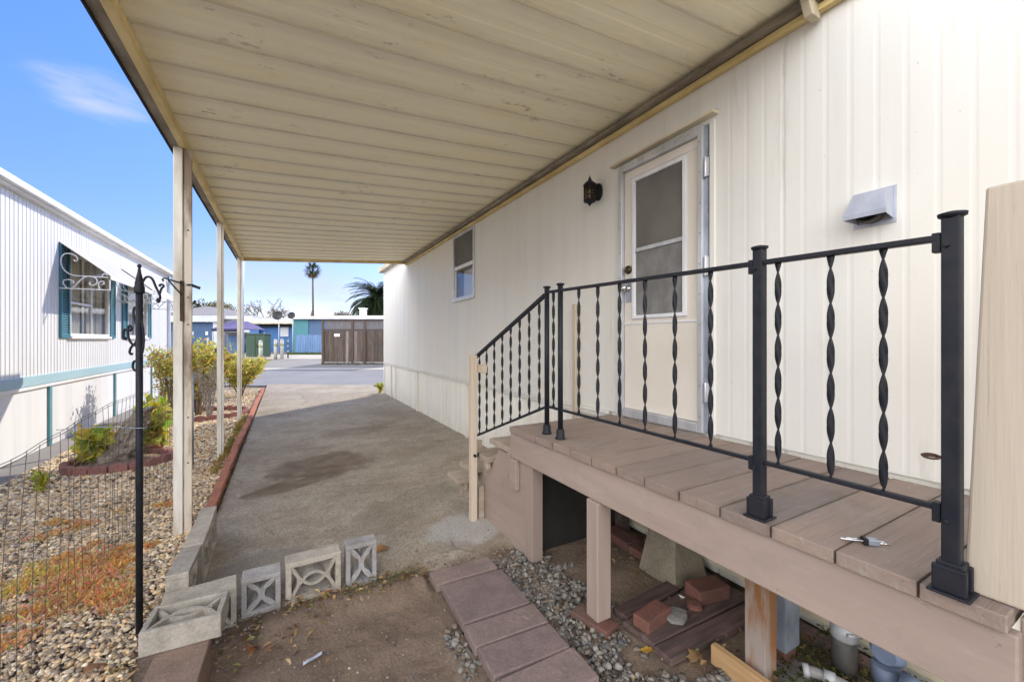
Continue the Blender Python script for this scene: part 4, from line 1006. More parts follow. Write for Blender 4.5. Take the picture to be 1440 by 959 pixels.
# ------------------------------------------------------------------ garden hook pole
HP = (-.638, 2.70)
hp = thing('garden_hook_pole', 'black wrought iron garden hook pole with scrolls in front of the wire fence', 'hook pole', (HP[0], HP[1], 0))
b = MB(); b.tube([(HP[0],HP[1],0),(HP[0],HP[1],1.76)], .0145, 12); obj('pole', b, 'iron', hp)
b = MB(); b.lathe([(.020,1.735),(.022,1.74),(.022,1.768),(.018,1.772),(.019,1.782),(.008,1.84),(.005,1.862),(.009,1.868),(.009,1.876),(.003,1.882)], 12, (HP[0],HP[1],0)); obj('finial', b, 'iron', hp)
def hz(pts): return catmull(zz(pts, .000526, 257, 80, HP[0], HP[1], 1.88, (RX, RY)), 6)
b = MB(); b.tube(hz([(275,262),(290,245),(315,208),(350,198),(385,225),(415,295),(450,365),(455,400),(442,440),(428,425),(440,405)]), .0055, 8)
b.tube(hz([(452,362),(470,310),(490,290),(478,272),(455,275),(455,292)]), .005, 8); obj('hanging_hook', b, 'iron', hp)
b = MB()
for q in ([(242,505),(215,490),(200,540),(215,620),(245,690),(245,770),(220,830),(195,845),(165,810),(150,750),(150,700),(170,715),(185,690),(165,665),(150,690)],
          [(150,715),(120,700),(105,740),(108,790),(125,795),(128,775)], [(235,870),(205,850),(175,880),(165,920),(180,940),(190,930)],
          [(262,480),(275,600),(295,720),(298,830),(285,920),(262,955)], [(245,1000),(205,1010),(195,1060),(215,1095),(238,1090)]):
    b.tube(hz(q), .0055, 8)
obj('scrollwork', b, 'iron', hp)

# ------------------------------------------------------------------ wire fence beside the gravel
wf = thing('wire_fence', 'sagging thin wire garden fence standing in the gravel on the left', 'wire fence', (-.95, 3.5, 0))
def fx(y): return -1.03+.05*math.sin(y*1.1)+.012*(y-1.5)
def ft(y): return 1.03+.035*math.sin(y*1.7+1)
b = MB(); y = .9; posts = []
while y < 6.1:
    x, t = fx(y), ft(y); lean = .06*math.sin(y*2.3)-.05
    mid = (x+.012*math.sin(y*9), y+lean*.5+.01*math.sin(y*17), t*.5)
    b.tube(catmull([(x, y+lean, 0), mid, (x+.01*math.sin(y*5), y, t)], 4), .0015, 5, caps=False); posts.append(y)
    y += .115 if y < 3.6 else .085
obj('upright_wires', b, 'wire', wf)
b = MB()
yl = [.9+.1*k for k in range(53)]
for zf in (1.0, .985, .78, .55, .33, .12): b.tube([(fx(y), y, ft(y)*zf+.004*math.sin(y*13+zf*9)) for y in yl], .0017 if zf > .98 else .0008, 5, caps=False)
yl = [3.6+.1*k for k in range(26)]
for k in range(12): 
    zf = .92-k*.075
    b.tube([(fx(y), y, ft(y)*zf+.004*math.sin(y*11+k)) for y in yl], .0007, 4, caps=False)
obj('line_wires', b, 'wire', wf)
b = MB(); b.tube(catmull([(fx(2.95),2.95,1.04),(-.8,2.8,1.06),(-.64,2.68,1.06),(-.60,2.70,1.06)], 5), .002, 5); obj('tie_wire', b, 'galv', wf)
b = MB(); b.tube([(fx(6.1), 6.1, 0), (fx(6.1), 6.1, 1.12)], .008, 8); obj('stake', b, 'galv', wf)

# ------------------------------------------------------------------ neighbour's home
NX_ = -2.88
nh = thing('mobile_home', 'white mobile home with teal shutters, white awnings and a teal stripe on the left', 'mobile home', (-5, 8.5, 0))
H1, H2 = (8.72, 10.32, 1.56, 2.86), (11.33, 12.74, 1.56, 2.86)
b = MB(); holed(b, NX_, 1.0, 14.8, 1.03, 3.30, 1, [H1, H2], step=.09, groove=.02, depth=.008)
b.add([(NX_,14.8,0),(-7,14.8,0),(-7,14.8,3.3),(NX_,14.8,3.3)], [(0,1,2,3)]); b.add([(NX_,1,0),(-7,1,0),(-7,1,3.3),(NX_,1,3.3)], [(0,1,2,3)])
obj('wall', b, 'siding_white', nh)
b = MB(); b.add([(NX_-.02,1.0,0),(NX_-.02,14.8,0),(NX_-.02,14.8,.86),(NX_-.02,1.0,.86)], [(0,1,2,3)]); obj('skirting', b, 'siding_white', nh)
part('stripe', 'teal_band', nh, (NX_-.01, NX_+.018, 1, 14.82, .90, 1.03), bevel=.004)
part('white_stripe', 'white', nh, (NX_-.01, NX_+.010, 1, 14.82, .855, .898), bevel=.003)
for y in (3.2, 5.66, 8.18, 10.7, 13.2): part('skirting_batten', 'teal_pale', nh, (NX_-.018, NX_+.006, y-.035, y+.035, .01, .853), bevel=.003)
b = MB(); b.add([(-2.80,.9,3.30),(-2.80,14.9,3.30),(-2.80,14.9,3.42),(-2.80,.9,3.42),(-4.95,.9,3.80),(-4.95,14.9,3.80),(-7.1,.9,3.42),(-7.1,14.9,3.42),(-7.1,.9,3.30),(-7.1,14.9,3.30)],
      [(0,1,2,3),(3,2,5,4),(4,5,7,6),(6,7,9,8),(0,8,9,1),(0,3,4,6,8),(1,9,7,5,2)]); obj('roof', b, 'roof_white', nh)
part('gutter', 'white', nh, (-2.797, -2.74, .9, 14.9, 3.33, 3.41), bevel=.004)
b = MB(); b.tube(catmull([(-2.77,14.72,3.34),(-2.77,14.72,3.2),(-2.83,14.72,3.05),(-2.84,14.72,2.9),(-2.84,14.72,.1)], 4), .035, 8); obj('downspout', b, 'alu_white', nh)
part('corner_trim', 'teal', nh, (-2.90, -2.862, 14.77, 14.83, .05, 3.3))
for (h0, h1, z0, z1) in (H1, H2):
    w = part('window', 'white', nh, (NX_-.03, NX_+.02, h0+.002, h0+.04, z0, z1), (NX_-.03, NX_+.02, h1-.04, h1-.002, z0, z1), (NX_-.03, NX_+.02, h0+.04, h1-.04, z1-.04, z1-.002), (NX_-.03, NX_+.02, h0+.04, h1-.04, z0+.002, z0+.04), bevel=.003)
    mid = h0+(h1-h0)*.52
    part('mullion', 'alu', w, (NX_-.02, NX_+.012, mid-.022, mid+.022, z0+.04, z1-.04), (NX_-.02, NX_+.01, h0+.04, mid-.022, z0+.5, z0+.535), bevel=.003)
    part('pane', 'glass', w, (NX_-.012, NX_-.008, h0+.04, mid-.022, z0+.04, z1-.04), (NX_-.012, NX_-.008, mid+.022, h1-.04, z0+.04, z1-.04))
    part('sill', 'white', w, (NX_+.002, NX_+.05, h0-.02, h1+.02, z0-.04, z0-.002), bevel=.003)
    b = MB(); n = 44
    ct = []
    for (a, c, ph) in ((h0+.08, h0+.62, 0), (mid+.05, mid+.40, 1), (h1-.32, h1-.03, 2)):
        for i in range(n):
            t0, t1 = i/n, (i+1)/n
            y0, y1 = a+(c-a)*t0, a+(c-a)*t1; o0, o1 = .02*math.sin(t0*40+ph), .02*math.sin(t1*40+ph)
            b.quad((NX_-.09+o0,y0,z0), (NX_-.09+o1,y1,z0), (NX_-.09+o1,y1,z1), (NX_-.09+o0,y0,z1))
    obj('curtain', b, 'curtain', w)
    part('room_back', 'curtain_dark', w, (NX_-.5, NX_-.48, h0-.4, h1+.4, z0-.3, z1+.3))
    for y0, y1 in ((h0-.30, h0-.015), (h1+.015, h1+.30)):
        s = part('shutter', 'teal', nh, (NX_+.002, NX_+.03, y0, y0+.04, z0-.03, z1+.05), (NX_+.002, NX_+.03, y1-.04, y1, z0-.03, z1+.05), (NX_+.002, NX_+.03, y0+.04, y1-.04, z0-.03, z0+.02), (NX_+.002, NX_+.03, y0+.04, y1-.04, z1, z1+.05), bevel=.003)
        b = MB(); nl = 34
        for i in range(nl):
            z = z0+.025+(z1-z0-.03)*i/nl
            b.add([(NX_+.006,y0+.04,z+.034),(NX_+.006,y1-.04,z+.034),(NX_+.026,y1-.04,z),(NX_+.026,y0+.04,z)], [(0,1,2,3)])
        obj('slats', b, 'teal', s)
    # awning
    a0, a1 = h0-.31, h1+.33
    b = MB(); n = int((a1-a0)/.1)
    v = []
    for i in range(n*2+1):
        y = a0+(a1-a0)*i/(n*2); e = .008 if i % 2 else 0
        v += [(NX_+.005, y, 2.94+e), (NX_+.30, y, 2.70+e), (NX_+.56, y, 2.48+e)]
    b.add(v, [(3*i+k, 3*i+k+1, 3*i+k+4, 3*i+k+3) for i in range(n*2) for k in (0, 1)])
    aw = obj('awning', b, 'awning', nh); sd = aw.modifiers.new('sheet', 'SOLIDIFY'); sd.thickness = .006
    b = MB(); b.box(NX_+.555, NX_+.57, a0, a1, 2.42, 2.482); obj('valance', b, 'white', aw, bevel=.003)
    for ya in (a0+.01, a1-.01):
        def az(pts): return catmull([(NX_+(x-70)/390*.54, ya, 2.26+(405-y)/540) for x, y in pts], 5)
        b = MB(); b.bar((NX_+.003, ya, 2.26), (NX_+.56, ya, 2.262), .014, .014); b.bar((NX_+.55, ya, 2.26), (NX_+.55, ya, 2.42), .012, .012)
        for q in ([(455,300),(320,300),(180,298),(120,270),(88,220),(90,160),(120,130),(170,130),(205,150),(210,175),(195,185),(180,172)],
                  [(130,400),(105,375),(105,345),(140,335),(180,345),(180,360),(160,355)], [(175,400),(250,320),(300,300),(350,310),(365,345),(340,370),(305,365),(310,345)],
                  [(385,403),(375,360),(390,340),(415,335),(420,355),(400,360)], [(400,300),(420,270),(450,285)]):
            b.tube(az(q), .0085, 7)
        obj('scroll_bracket', b, 'white', aw)

# ------------------------------------------------------------------ planter ring, stump and plants
pr = thing('planter_ring', 'ring of scalloped pinkish red edging stones around the grey stump', 'planter edging', (-1.72, 6.55, 0), 0)
def scallop(cx, cy, r, n, root, ry=1.0, a0=0, a1=2*math.pi):
    for k in range(n):
        a = a0+(a1-a0)*k/n; b = MB(); w = (a1-a0)*r/n*.97
        T = Matrix.Translation((cx+r*math.cos(a), cy+r*ry*math.sin(a), 0)) @ Matrix.Rotation(a+math.pi/2+random.uniform(-.06,.06), 4, 'Z')
        poly = [(-w/2,-.02),(w/2,-.02),(w/2,.065)]+[(w/2*math.cos(q), .065+.04*math.sin(q)) for q in [math.pi*i/8 for i in range(1,8)]]+[(-w/2,.065)]
        b.prism(poly, lambda x, z: T @ Vector((x,-.03,z)), lambda x, z: T @ Vector((x,.03,z)))
        obj('edging_stone', b, 'scallop', root, bevel=.008)
scallop(-1.72, 6.55, .47, 18, pr, .8)
soil = MB(); soil.lathe([(.44,.0),(.40,.045),(.2,.07),(.02,.075)], 20, (-1.72,6.55,.0), True, .8); obj('planter_soil', soil, 'dirt', pr)
pr2 = thing('planter_ring', 'ring of scalloped red edging stones around the rose bushes farther back', 'planter edging', (-1.45, 9.9, 0))
scallop(-1.45, 9.95, .78, 26, pr2, .85)
b = MB(); P = [(-1.72,6.62,.0),(-1.72,6.62,.12),(-1.68,6.66,.3),(-1.62,6.74,.48),(-1.58,6.82,.60),(-1.56,6.86,.63)]
nz, na = 26, 48; path = catmull(P, 9); v = []
for i, c in enumerate(path):
    t = i/(len(path)-1); r0 = .165-.095*min(t*1.5, 1)+(.025 if t > .8 else 0)
    for k in range(na):
        a = 2*math.pi*k/na; q = Vector((math.cos(a), math.sin(a), 0))
        r = r0*(1+.85*noise.fractal(Vector((math.cos(a)*1.6, math.sin(a)*1.6, t*4)), 1, 2, 4)+.5*noise.fractal(Vector((math.cos(a)*5, math.sin(a)*5, t*13)), 1, 2, 3))*(.25 if i == len(path)-1 else 1)
        v.append(c+q*r)
b.add(v, [(i*na+k, i*na+(k+1) % na, (i+1)*na+(k+1) % na, (i+1)*na+k) for i in range(len(path)-1) for k in range(na)]+[tuple((len(path)-1)*na+k for k in range(na))], True)
tag(obj('tree_stump', b, 'stump'), 'rough grey leaning tree stump inside the scalloped planter ring', 'stump')
def leafquad(b, p, d, up, l, w, c):
    k = d.cross(up); k = k.normalized() if k.length > 1e-4 else Vector((1,0,0)); n = k.cross(d)
    b.add([p, p+d*l*.5+k*w/2-n*l*.06, p+d*l, p+d*l*.5-k*w/2-n*l*.06], [(0,1,2,3)], False, c)
def rndv(): 
    v = Vector((random.gauss(0,1), random.gauss(0,1), random.gauss(0,1))); return v.normalized()
def plant(name, label, cat, loc, h, spread, nst, pal, leaf, group=None):
    r = thing(name, label, cat, loc, 0, group); s = MB(); b = MB()
    for k in range(nst):
        a = random.uniform(0, 6.28); e = Vector((math.cos(a)*spread*random.uniform(.3,1), math.sin(a)*spread*random.uniform(.3,1), h*random.uniform(.7,1)))
        P = catmull([(0,0,0), (e.x*.35, e.y*.35, e.z*.6), (e.x, e.y, e.z)], 5); s.tube(P, .004, 5)
        for q in P[2:]:
            for _ in range(4):
                d = (rndv()+Vector((0,0,.35))).normalized(); leafquad(b, q, d, rndv(), leaf*random.uniform(.6,1.2), leaf*random.uniform(.4,.65), tuple(x*random.uniform(.7,1.2) for x in random.choice(pal)))
    obj('stem', s, 'stem', r, local=True); obj('leaves', b, 'leaf', r, local=True); return r
YG = [(.66,.62,.08),(.56,.58,.09),(.74,.66,.13),(.42,.48,.09)]
plant('leafy_plant', 'bright yellow green plant left of the grey stump in the planter ring', 'plant', (-2.0,6.65,.04), .34, .15, 7, YG, .17)
plant('leafy_plant', 'bright yellow green plant right of the grey stump', 'plant', (-1.5,6.95,.10), .40, .18, 8, YG, .19)
plant('leafy_plant', 'loose yellow green plant behind the top of the stump', 'plant', (-1.72,7.7,.0), .64, .22, 6, YG, .16)
plant('leafy_plant', 'tiny yellow plant alone in the gravel left of the planter ring', 'plant', (-2.1,5.75,.0), .20, .05, 6, YG, .06)
pt = thing('terracotta_pot', 'small terracotta pot half hidden behind the planter ring', 'pot', (-1.50,6.98,.0))
b = MB(); b.lathe([(.075,0),(.105,.12),(.118,.12),(.118,.15),(.10,.15),(.09,.10)], 18, (-1.50,6.98,0)); obj('pot_body', b, 'terracotta', pt)
def bush(name, label, loc, rx_, ry_, h, base, nst, nleaf, pal, leaf, flowers=None, stem='stem', nfl=0, sparse=.35, group='rose bushes by the driveway'):
    r = thing(name, label, 'bush', loc, 0, group); s = MB(); b = MB(); tips = []
    for k in range(nst):
        a = 2*math.pi*k/nst+random.uniform(-.3,.3); rr = random.uniform(.25,1)
        e = Vector((math.cos(a)*rx_*rr, math.sin(a)*ry_*rr, h*random.uniform(.72,1)*(1-.15*rr)))
        P = catmull([(.03*math.cos(a),.03*math.sin(a),0), (e.x*.3+random.gauss(0,.03), e.y*.3, e.z*.45), (e.x*.75, e.y*.75, e.z*.8), tuple(e)], 5)
        s.tube(P, [.010*(1-.7*i/(len(P)-1)) for i in range(len(P))], 5)
        for q in P[5:]:
            if q.z < base: continue
            tips.append(q)
            for _ in range(2):
                d = (rndv()+Vector((0,0,.25)))*random.uniform(.08,.2); e2 = q+d; s.tube([q, q+d*.5+rndv()*.01, e2], [.003,.0025,.0015], 4); tips += [e2, q+d*.6]
    for _ in range(nleaf):
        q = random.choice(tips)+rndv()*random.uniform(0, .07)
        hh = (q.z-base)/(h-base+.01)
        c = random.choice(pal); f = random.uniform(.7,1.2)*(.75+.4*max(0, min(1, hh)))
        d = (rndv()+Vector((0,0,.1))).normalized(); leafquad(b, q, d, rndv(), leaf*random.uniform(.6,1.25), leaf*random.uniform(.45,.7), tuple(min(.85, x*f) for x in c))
    obj('stem', s, stem, r, local=True)
    if nleaf: obj('leaves', b, 'leaf', r, local=True)
    if nfl:
        for _ in range(nfl):
            fl = MB(); q = random.choice(tips)
            for _ in range(9): leafquad(fl, q, (rndv()+Vector((0,0,.3))).normalized(), rndv(), .05, .05, tuple(x*random.uniform(.7,1.2) for x in random.choice(flowers)))
            obj('flower', fl, 'leaf', r, local=True)
    return r
BP = [(.74,.68,.10),(.62,.62,.10),(.85,.76,.20),(.42,.48,.09),(.78,.60,.16),(.66,.36,.16),(.54,.55,.13)]
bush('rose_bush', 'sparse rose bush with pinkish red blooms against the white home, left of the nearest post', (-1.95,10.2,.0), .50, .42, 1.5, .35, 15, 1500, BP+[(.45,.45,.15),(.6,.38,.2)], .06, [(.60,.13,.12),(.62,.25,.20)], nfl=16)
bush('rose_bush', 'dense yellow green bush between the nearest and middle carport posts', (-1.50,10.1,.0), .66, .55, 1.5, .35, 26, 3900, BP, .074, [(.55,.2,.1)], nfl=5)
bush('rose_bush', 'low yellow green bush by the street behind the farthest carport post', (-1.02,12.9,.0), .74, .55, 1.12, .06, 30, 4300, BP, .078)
bush('twiggy_bush', 'leafless grey twiggy shrub in front of the yellow green bush', (-1.22,9.35,.0), .30, .26, 1.1, .15, 12, 40, [(.38,.34,.3),(.3,.25,.2)], .03, stem='grey_stem', group=None)
plant('leafy_plant', 'small yellow weed at the corner of the cream home by the driveway end', 'plant', (2.33,11.62,.0), .3, .12, 9, YG, .07)
# small black tilted panel among the bushes
t = thing('black_panel', 'small black tilted panel on a stake poking out of the far bush', 'panel', (-1.45,12.55,.0))
b = MB(); b.box(-.15, .15, -.02, .02, -.16, .16, Matrix.Translation((0,0,1.13)) @ Matrix.Rotation(R(35), 4, 'Y') @ Matrix.Rotation(R(-25), 4, 'X')); obj('panel', b, 'black_plastic', t, local=True)
b = MB(); b.tube([(0,0,0),(0,0,1.05)], .015, 8); obj('stake', b, 'black_plastic', t, local=True)

# ------------------------------------------------------------------ across the street
# every root here is turned so that its x runs along the street and its y away from it
def far(name, label, cat, u, d, group=None, lift=0):
    p = street(u, d, lift); return thing(name, label, cat, p, -YAW, group)
def px(n, d): return n*d/FPX                      # the width of n picture points at distance d
def lpart(name, m, parent, *boxes, bevel=0): return part(name, m, parent, *boxes, bevel=bevel, local=True)
# brown board fence with a lattice top
d0 = 19.6; fw = px(110, d0); fh = 2.1
fe = far('wooden_fence', 'weathered brown board fence with a lattice top across the street', 'fence', 454.5, d0)
k = 0; x = .0
while x < fw:
    w = .135; g = random.random()
    lpart('fence_board', 'fence_grey' if g < .25 else 'fence_brown', fe, (x+.006, x+w-.004, .0, .022, .08+random.uniform(-.01,.01), 1.56)); x += w
for x in (.0, 1.42, 2.02, 3.4): lpart('fence_post', 'fence_red', fe, (x-.05, x+.05, -.06, -.003, 0, fh))
lpart('rail', 'fence_brown', fe, (0, fw, -.03, -.004, 1.57, 1.66), (0, fw, -.03, -.004, 2.03, fh), bevel=.004)
b = MB()
for i in range(int(fw/.09)+8):
    x = i*.09-.4
    for sx in (1, -1):
        a, c = (x, 1.66), (x+.37*sx, 2.03)
        if min(a[0], c[0]) < 0 or max(a[0], c[0]) > fw: continue
        yy = .0 if sx == 1 else .008; b.bar((a[0], yy, a[1]), (c[0], yy, c[1]), .035, .006, (0,1,0))
obj('lattice', b, 'fence_grey', fe, local=True)
sg = far('notice_sign', 'small blank white notice on the brown fence', 'sign', 474, d0-.04, lift=0)
b = MB(); b.box(-.14, .14, -.012, .0, 1.30, 1.44); obj('notice_board', b, 'white', sg, local=True, bevel=.003)
# blue home behind, with white roof
D = 29
bh = far('mobile_home', 'blue and teal mobile home with a white low roof behind the brown fence', 'mobile home', 410, D)
w1 = px(24, D); w2 = px(48, D); w3 = px(170, D); g0 = gd(D); zt = 1.5+(478-449)/FPX*D-g0
def wallbox(name, m, x0, x1, y0=0, y1=4, z0=0, z1=None): return lpart(name, m, bh, (x0, x1, y0, y1, z0, z1 if z1 else zt))
o = wallbox('wall', 'teal_wall', px(3,D), w1, -.05); o['label'] = 'blue green wall section'
o = wallbox('wall', 'slate', w1+.003, w2); o['label'] = 'slate blue wall section'
wallbox('wall', 'slate', w2+.003, w3)
b = MB(); e0, e1, zr_, ym = -px(2,D), w3+.3, .38, 2.0
b.add([(e0,-.35,zt+.0),(e1,-.35,zt),(e1,-.35,zt+.12),(e0,-.35,zt+.12),(e0+1.5,ym,zt+zr_),(e1,ym,zt+zr_),(e0,4.3,zt+.12),(e1,4.3,zt+.12)], [(0,1,2,3),(3,2,5,4),(4,5,7,6),(3,4,6),(0,3,6),(2,1,7),(2,7,5),(0,6,7,1)])
rf = obj('roof', b, 'roof_white', bh, local=True)
cx = px(505-410, D); lpart('chimney', 'white', rf, (cx-.2, cx+.2, .6, 1.0, zt+.2, zt+.78), (cx-.26, cx+.26, .54, 1.06, zt+.785, zt+.86))
bf = far('blue_fence', 'pale blue board fence in front of the teal wall', 'fence', 416, 26.5)
x = 0; fw2 = px(42, 26.5)
while x < fw2: lpart('fence_board', 'blue_fence', bf, (x+.008, x+.15, 0, .03, 0, 1.22+random.uniform(-.03,.03))); x += .155
lpart('rail', 'blue_fence', bf, (0, fw2, .032, .07, .95, 1.03), (0, fw2, .032, .07, .2, .28))
# deep blue home left of it
D = 31
b2 = far('mobile_home', 'deep blue home with beige flat roof and a white window across the street', 'mobile home', 354, D); g0 = gd(D)
zt = 1.5+(478-456)/FPX*D-g0
o = lpart('wall', 'blue', b2, (0, px(13,D), -.25, 4, 0, zt)); o['label'] = 'paler blue projecting wall section'
lpart('wall', 'blue_deep', b2, (px(13,D)+.003, px(62,D), 0, 4, 0, zt))
w = lpart('window', 'white', b2, (px(41,D), px(52,D), -.05, -.003, 1.5+(478-473)/FPX*D-g0, 1.5+(478-459)/FPX*D-g0))
lpart('pane', 'garage_white', w, (px(41,D)+.05, px(52,D)-.05, -.06, -.052, 1.5+(478-473)/FPX*D-g0+.05, 1.5+(478-459)/FPX*D-g0-.05))
lpart('roof', 'cream_trim', b2, (-.3, px(64,D), -.7, 4.2, zt+.003, zt+.16), bevel=.01)
lpart('roof_edge', 'roof_white', b2, (-.4, px(64,D), -.5, 4.2, zt+.163, zt+.4))
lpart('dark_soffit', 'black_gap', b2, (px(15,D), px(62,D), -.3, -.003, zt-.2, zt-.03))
for u, lab in ((391, 'left satellite dish on a tall thin mast'), (410.5, 'right satellite dish, smaller, on a tall thin mast')):
    D = 27; t = far('satellite_dish', 'dark '+lab+' above the blue homes', 'satellite dish', u, D, 'satellite dishes over the blue homes'); g0 = gd(D); zc = 1.5+(478-444)/FPX*D-g0; rd = .31 if u < 400 else .23
    b = MB(); b.tube([(0,.1,0),(0,.1,zc)], .03, 8); obj('mast', b, 'light_pole', t, local=True)
    b = MB(); b.lathe([(.02,0),(rd*.5,.03),(rd*.85,.09),(rd,.13),(rd*.98,.14),(rd*.8,.10),(.02,.02)], 20); T = Matrix.Translation((0,.06,zc)) @ Matrix.Rotation(R(80), 4, 'X') @ Matrix.Scale(1.12, 4, (1,0,0)); b.v = [tuple(T @ Vector(q)) for q in b.v]; obj('dish', b, 'dish', t, local=True)
    b = MB(); b.tube([(0,.02,zc-rd*.8),(0,-.32,zc-.1),(0,-.34,zc)], .012, 6); b.box(-.04,.04,-.38,-.32,zc-.03,zc+.05); obj('feed_arm', b, 'dish', t, local=True)
# green utility cabinet
D = 22.0; t = far('utility_cabinet', 'dark green electrical cabinet across the street beside the bollards', 'utility cabinet', 345.5, D); w = px(32, D); h = 1.28
w = px(27, D)
lpart('cabinet_body', 'green_box', t, (0, w, 0, .55, .08, h), bevel=.02); lpart('lid', 'green_box', t, (-.03, w+.03, -.03, .58, h+.002, h+.07), bevel=.02)
lpart('door_seam', 'black_gap', t, (w*.5-.006, w*.5+.006, -.012, -.004, .15, h-.08)); lpart('handle', 'dish', t, (w*.5+.06, w*.5+.1, -.03, -.004, .6, .75)); lpart('plinth', 'pale_conc', t, (-.1, w+.1, -.1, .65, -.1, .078))
for u, d, lab in ((366.5, 20.6, 'front left bollard before the green cabinet'), (387.5, 21.6, 'bollard just right of the green cabinet'), (396.5, 21.8, 'bollard second right of the green cabinet'), (293, 25.5, 'bollard in front of the blue garage door'), (266, 25.5, 'bollard at the left end of the blue garage door')):
    t = far('bollard', 'pale '+lab, 'bollard', u, d, 'bollards across the street'); b = MB(); b.tube([(0,0,0),(0,0,.98)], .085, 14); obj('bollard_post', b, 'bollard', t, local=True)
    b = MB(); b.lathe([(.087,.98),(.08,1.03),(.05,1.06),(.01,1.07)], 14); obj('cap', b, 'bollard', t, local=True)
    b = MB(); b.lathe([(.088,.70),(.088,.82)], 14); obj('band', b, 'lichen', t, local=True)
t = far('sign_post', 'thin green striped marker post right of the bollards', 'marker post', 405, 22); b = MB(); b.tube([(0,0,0),(0,0,1.12)], .035, 8); obj('rod', b, 'green_box', t, local=True)
b = MB()
for z in (.35, .62, .9): b.lathe([(.037,z),(.037,z+.1)], 8)
obj('stripe', b, 'bollard', t, local=True)
t = far('light_pole', 'tall slim grey pole across the street behind the farthest carport post', 'pole', 340.5, 21); b = MB(); b.tube([(0,0,0),(0,0,6.2)], [.10,.085], 14); obj('shaft', b, 'light_pole', t, local=True); lpart('base_plate', 'light_pole', t, (-.16,.16,-.16,.16,0,.05))
b = MB(); b.tube(catmull([(0,0,6.2),(0,-.1,6.6),(0,-.7,6.8),(0,-1.2,6.8)], 4), .04, 8); b.box(-.14,.14,-1.8,-1.2,6.74,6.88); obj('lamp_arm', b, 'light_pole', t, local=True)
# garage
D = 35; t = far('garage', 'garage with dark blue doors and pale grey fascia across the street', 'garage', 228, D); g0 = gd(D)
def zp(v): return 1.5+(478-v)/FPX*D-g0
lpart('wall', 'slate', t, (0, px(36,D), .0, 6, 0, zp(453))); lpart('side_wall', 'shingle', t, (-px(2,D), px(12,D), -.3, -.02, zp(465), zp(430)))
dd = lpart('garage_door', 'garage_door', t, (px(36,D)+.003, px(72,D), .1, .3, 0, zp(453)))
for k in range(2):
    b = MB(); x0 = px(36,D)+.25+k*1.1
    for i in range(5): b.box(x0+i*.15, x0+i*.15+.05, .085, .097, zp(462), zp(455))
    obj('panel_ribs', b, 'slate', dd, local=True)
for x in (40.5, 61): lpart('white_fitting', 'white', dd, (px(x,D)-.06, px(x,D)+.16, .07, .097, zp(471), zp(467)+.05), (px(x,D)-.02, px(x,D)+.12, .06, .069, zp(468), zp(466)))
lpart('corner_pillar', 'garage_white', t, (px(72,D)+.003, px(82,D), -.05, .5, 0, zp(453)))
lpart('fascia', 'garage_white', t, (px(0,D), px(83,D), -.35, -.1, zp(452.8), zp(444)), bevel=.01)
b = MB(); b.add([(px(-8,D),-.35,zp(443.8)),(px(82,D),-.35,zp(443.8)),(px(40,D),4,zp(431)+.2),(px(12,D),4,zp(430)+.3),(px(-8,D),8,zp(443.8)),(px(82,D),8,zp(443.8))], [(0,1,2,3),(1,5,2),(0,3,4),(3,2,5,4),(0,4,5,1)]); obj('roof', b, 'shingle', t, local=True)
t = far('shed', 'low pale building with a long flat white roof behind the purple canopy', 'shed', 308, 36); D = 36; g0 = gd(D); lpart('wall', 'garage_white', t, (0, px(50,D), 0, 4, 0, zp(449))); lpart('roof', 'roof_white', t, (-.2, px(52,D), -.5, 4.3, zp(449)+.003, zp(445)), bevel=.01)
D = 27; cn = far('canopy', 'purple fabric canopy tent across the street', 'canopy', 313, D); g0 = gd(D); w = px(42, D)
b = MB(); b.add([(0,-1,zp(463)),(w,-1,zp(463)),(w,1.4,zp(463)),(0,1.4,zp(463)),(w*.32,0,zp(451.5)),(w*.75,.3,zp(451.5))], [(0,1,5,4),(1,2,5),(2,3,4,5),(3,0,4),(0,3,2,1)]); cv = obj('cover', b, 'purple', cn, local=True)
lpart('valance', 'purple_dark', cv, (0, w, -1.01, -.99, zp(466), zp(463)-.003), (-.01, .01, -.98, 1.4, zp(466), zp(463)-.003))
for x, y in ((.05,-.95),(w-.05,-.95),(.05,1.35),(w-.05,1.35)): lpart('leg', 'light_pole', cn, (x-.025, x+.025, y-.025, y+.025, 0, zp(466)-.003))
t = far('storage_shed', 'small grey blue ribbed shed below the purple canopy', 'shed', 318, 27.4); lpart('wall', 'slate', t, (px(2,D), px(17,D), .0, 1, 0, zp(471))); lpart('roof', 'shingle', t, (0, px(19,D), -.15, 1.2, zp(471)+.003, zp(467)), bevel=.01)
b = MB()
for i in range(9): b.box(px(2,D)+.05+i*.075, px(2,D)+.08+i*.075, -.014, -.003, .05, zp(471)-.05)
obj('ribs', b, 'blue_fence', t, local=True)
# verge
bl = MB()
for _ in range(2600):
    u = random.uniform(404, 458); d = random.uniform(24.2, 26.3); p = Vector(street(u, d, .0)); h = random.uniform(.04,.16)
    k = Vector((random.gauss(0,1), random.gauss(0,1), 0)).normalized()*.012; tip = p+Vector((random.gauss(0,.05), random.gauss(0,.05), h))
    bl.add([p-k, p+k, tip], [(0,1,2)], False, tuple(x*random.uniform(.6,1.3) for x in (.10,.14,.035)))
for _ in range(900):
    u = random.uniform(452, 545); d = random.uniform(19.0, 19.55); p = Vector(street(u, d, .0)); h = random.uniform(.03,.12)
    k = Vector((random.gauss(0,1), random.gauss(0,1), 0)).normalized()*.01; tip = p+Vector((random.gauss(0,.04), random.gauss(0,.04), h))
    bl.add([p-k, p+k, tip], [(0,1,2)], False, tuple(x*random.uniform(.6,1.3) for x in (.10,.11,.03)))
obj('verge_grass', bl, 'leaf', kind='stuff')
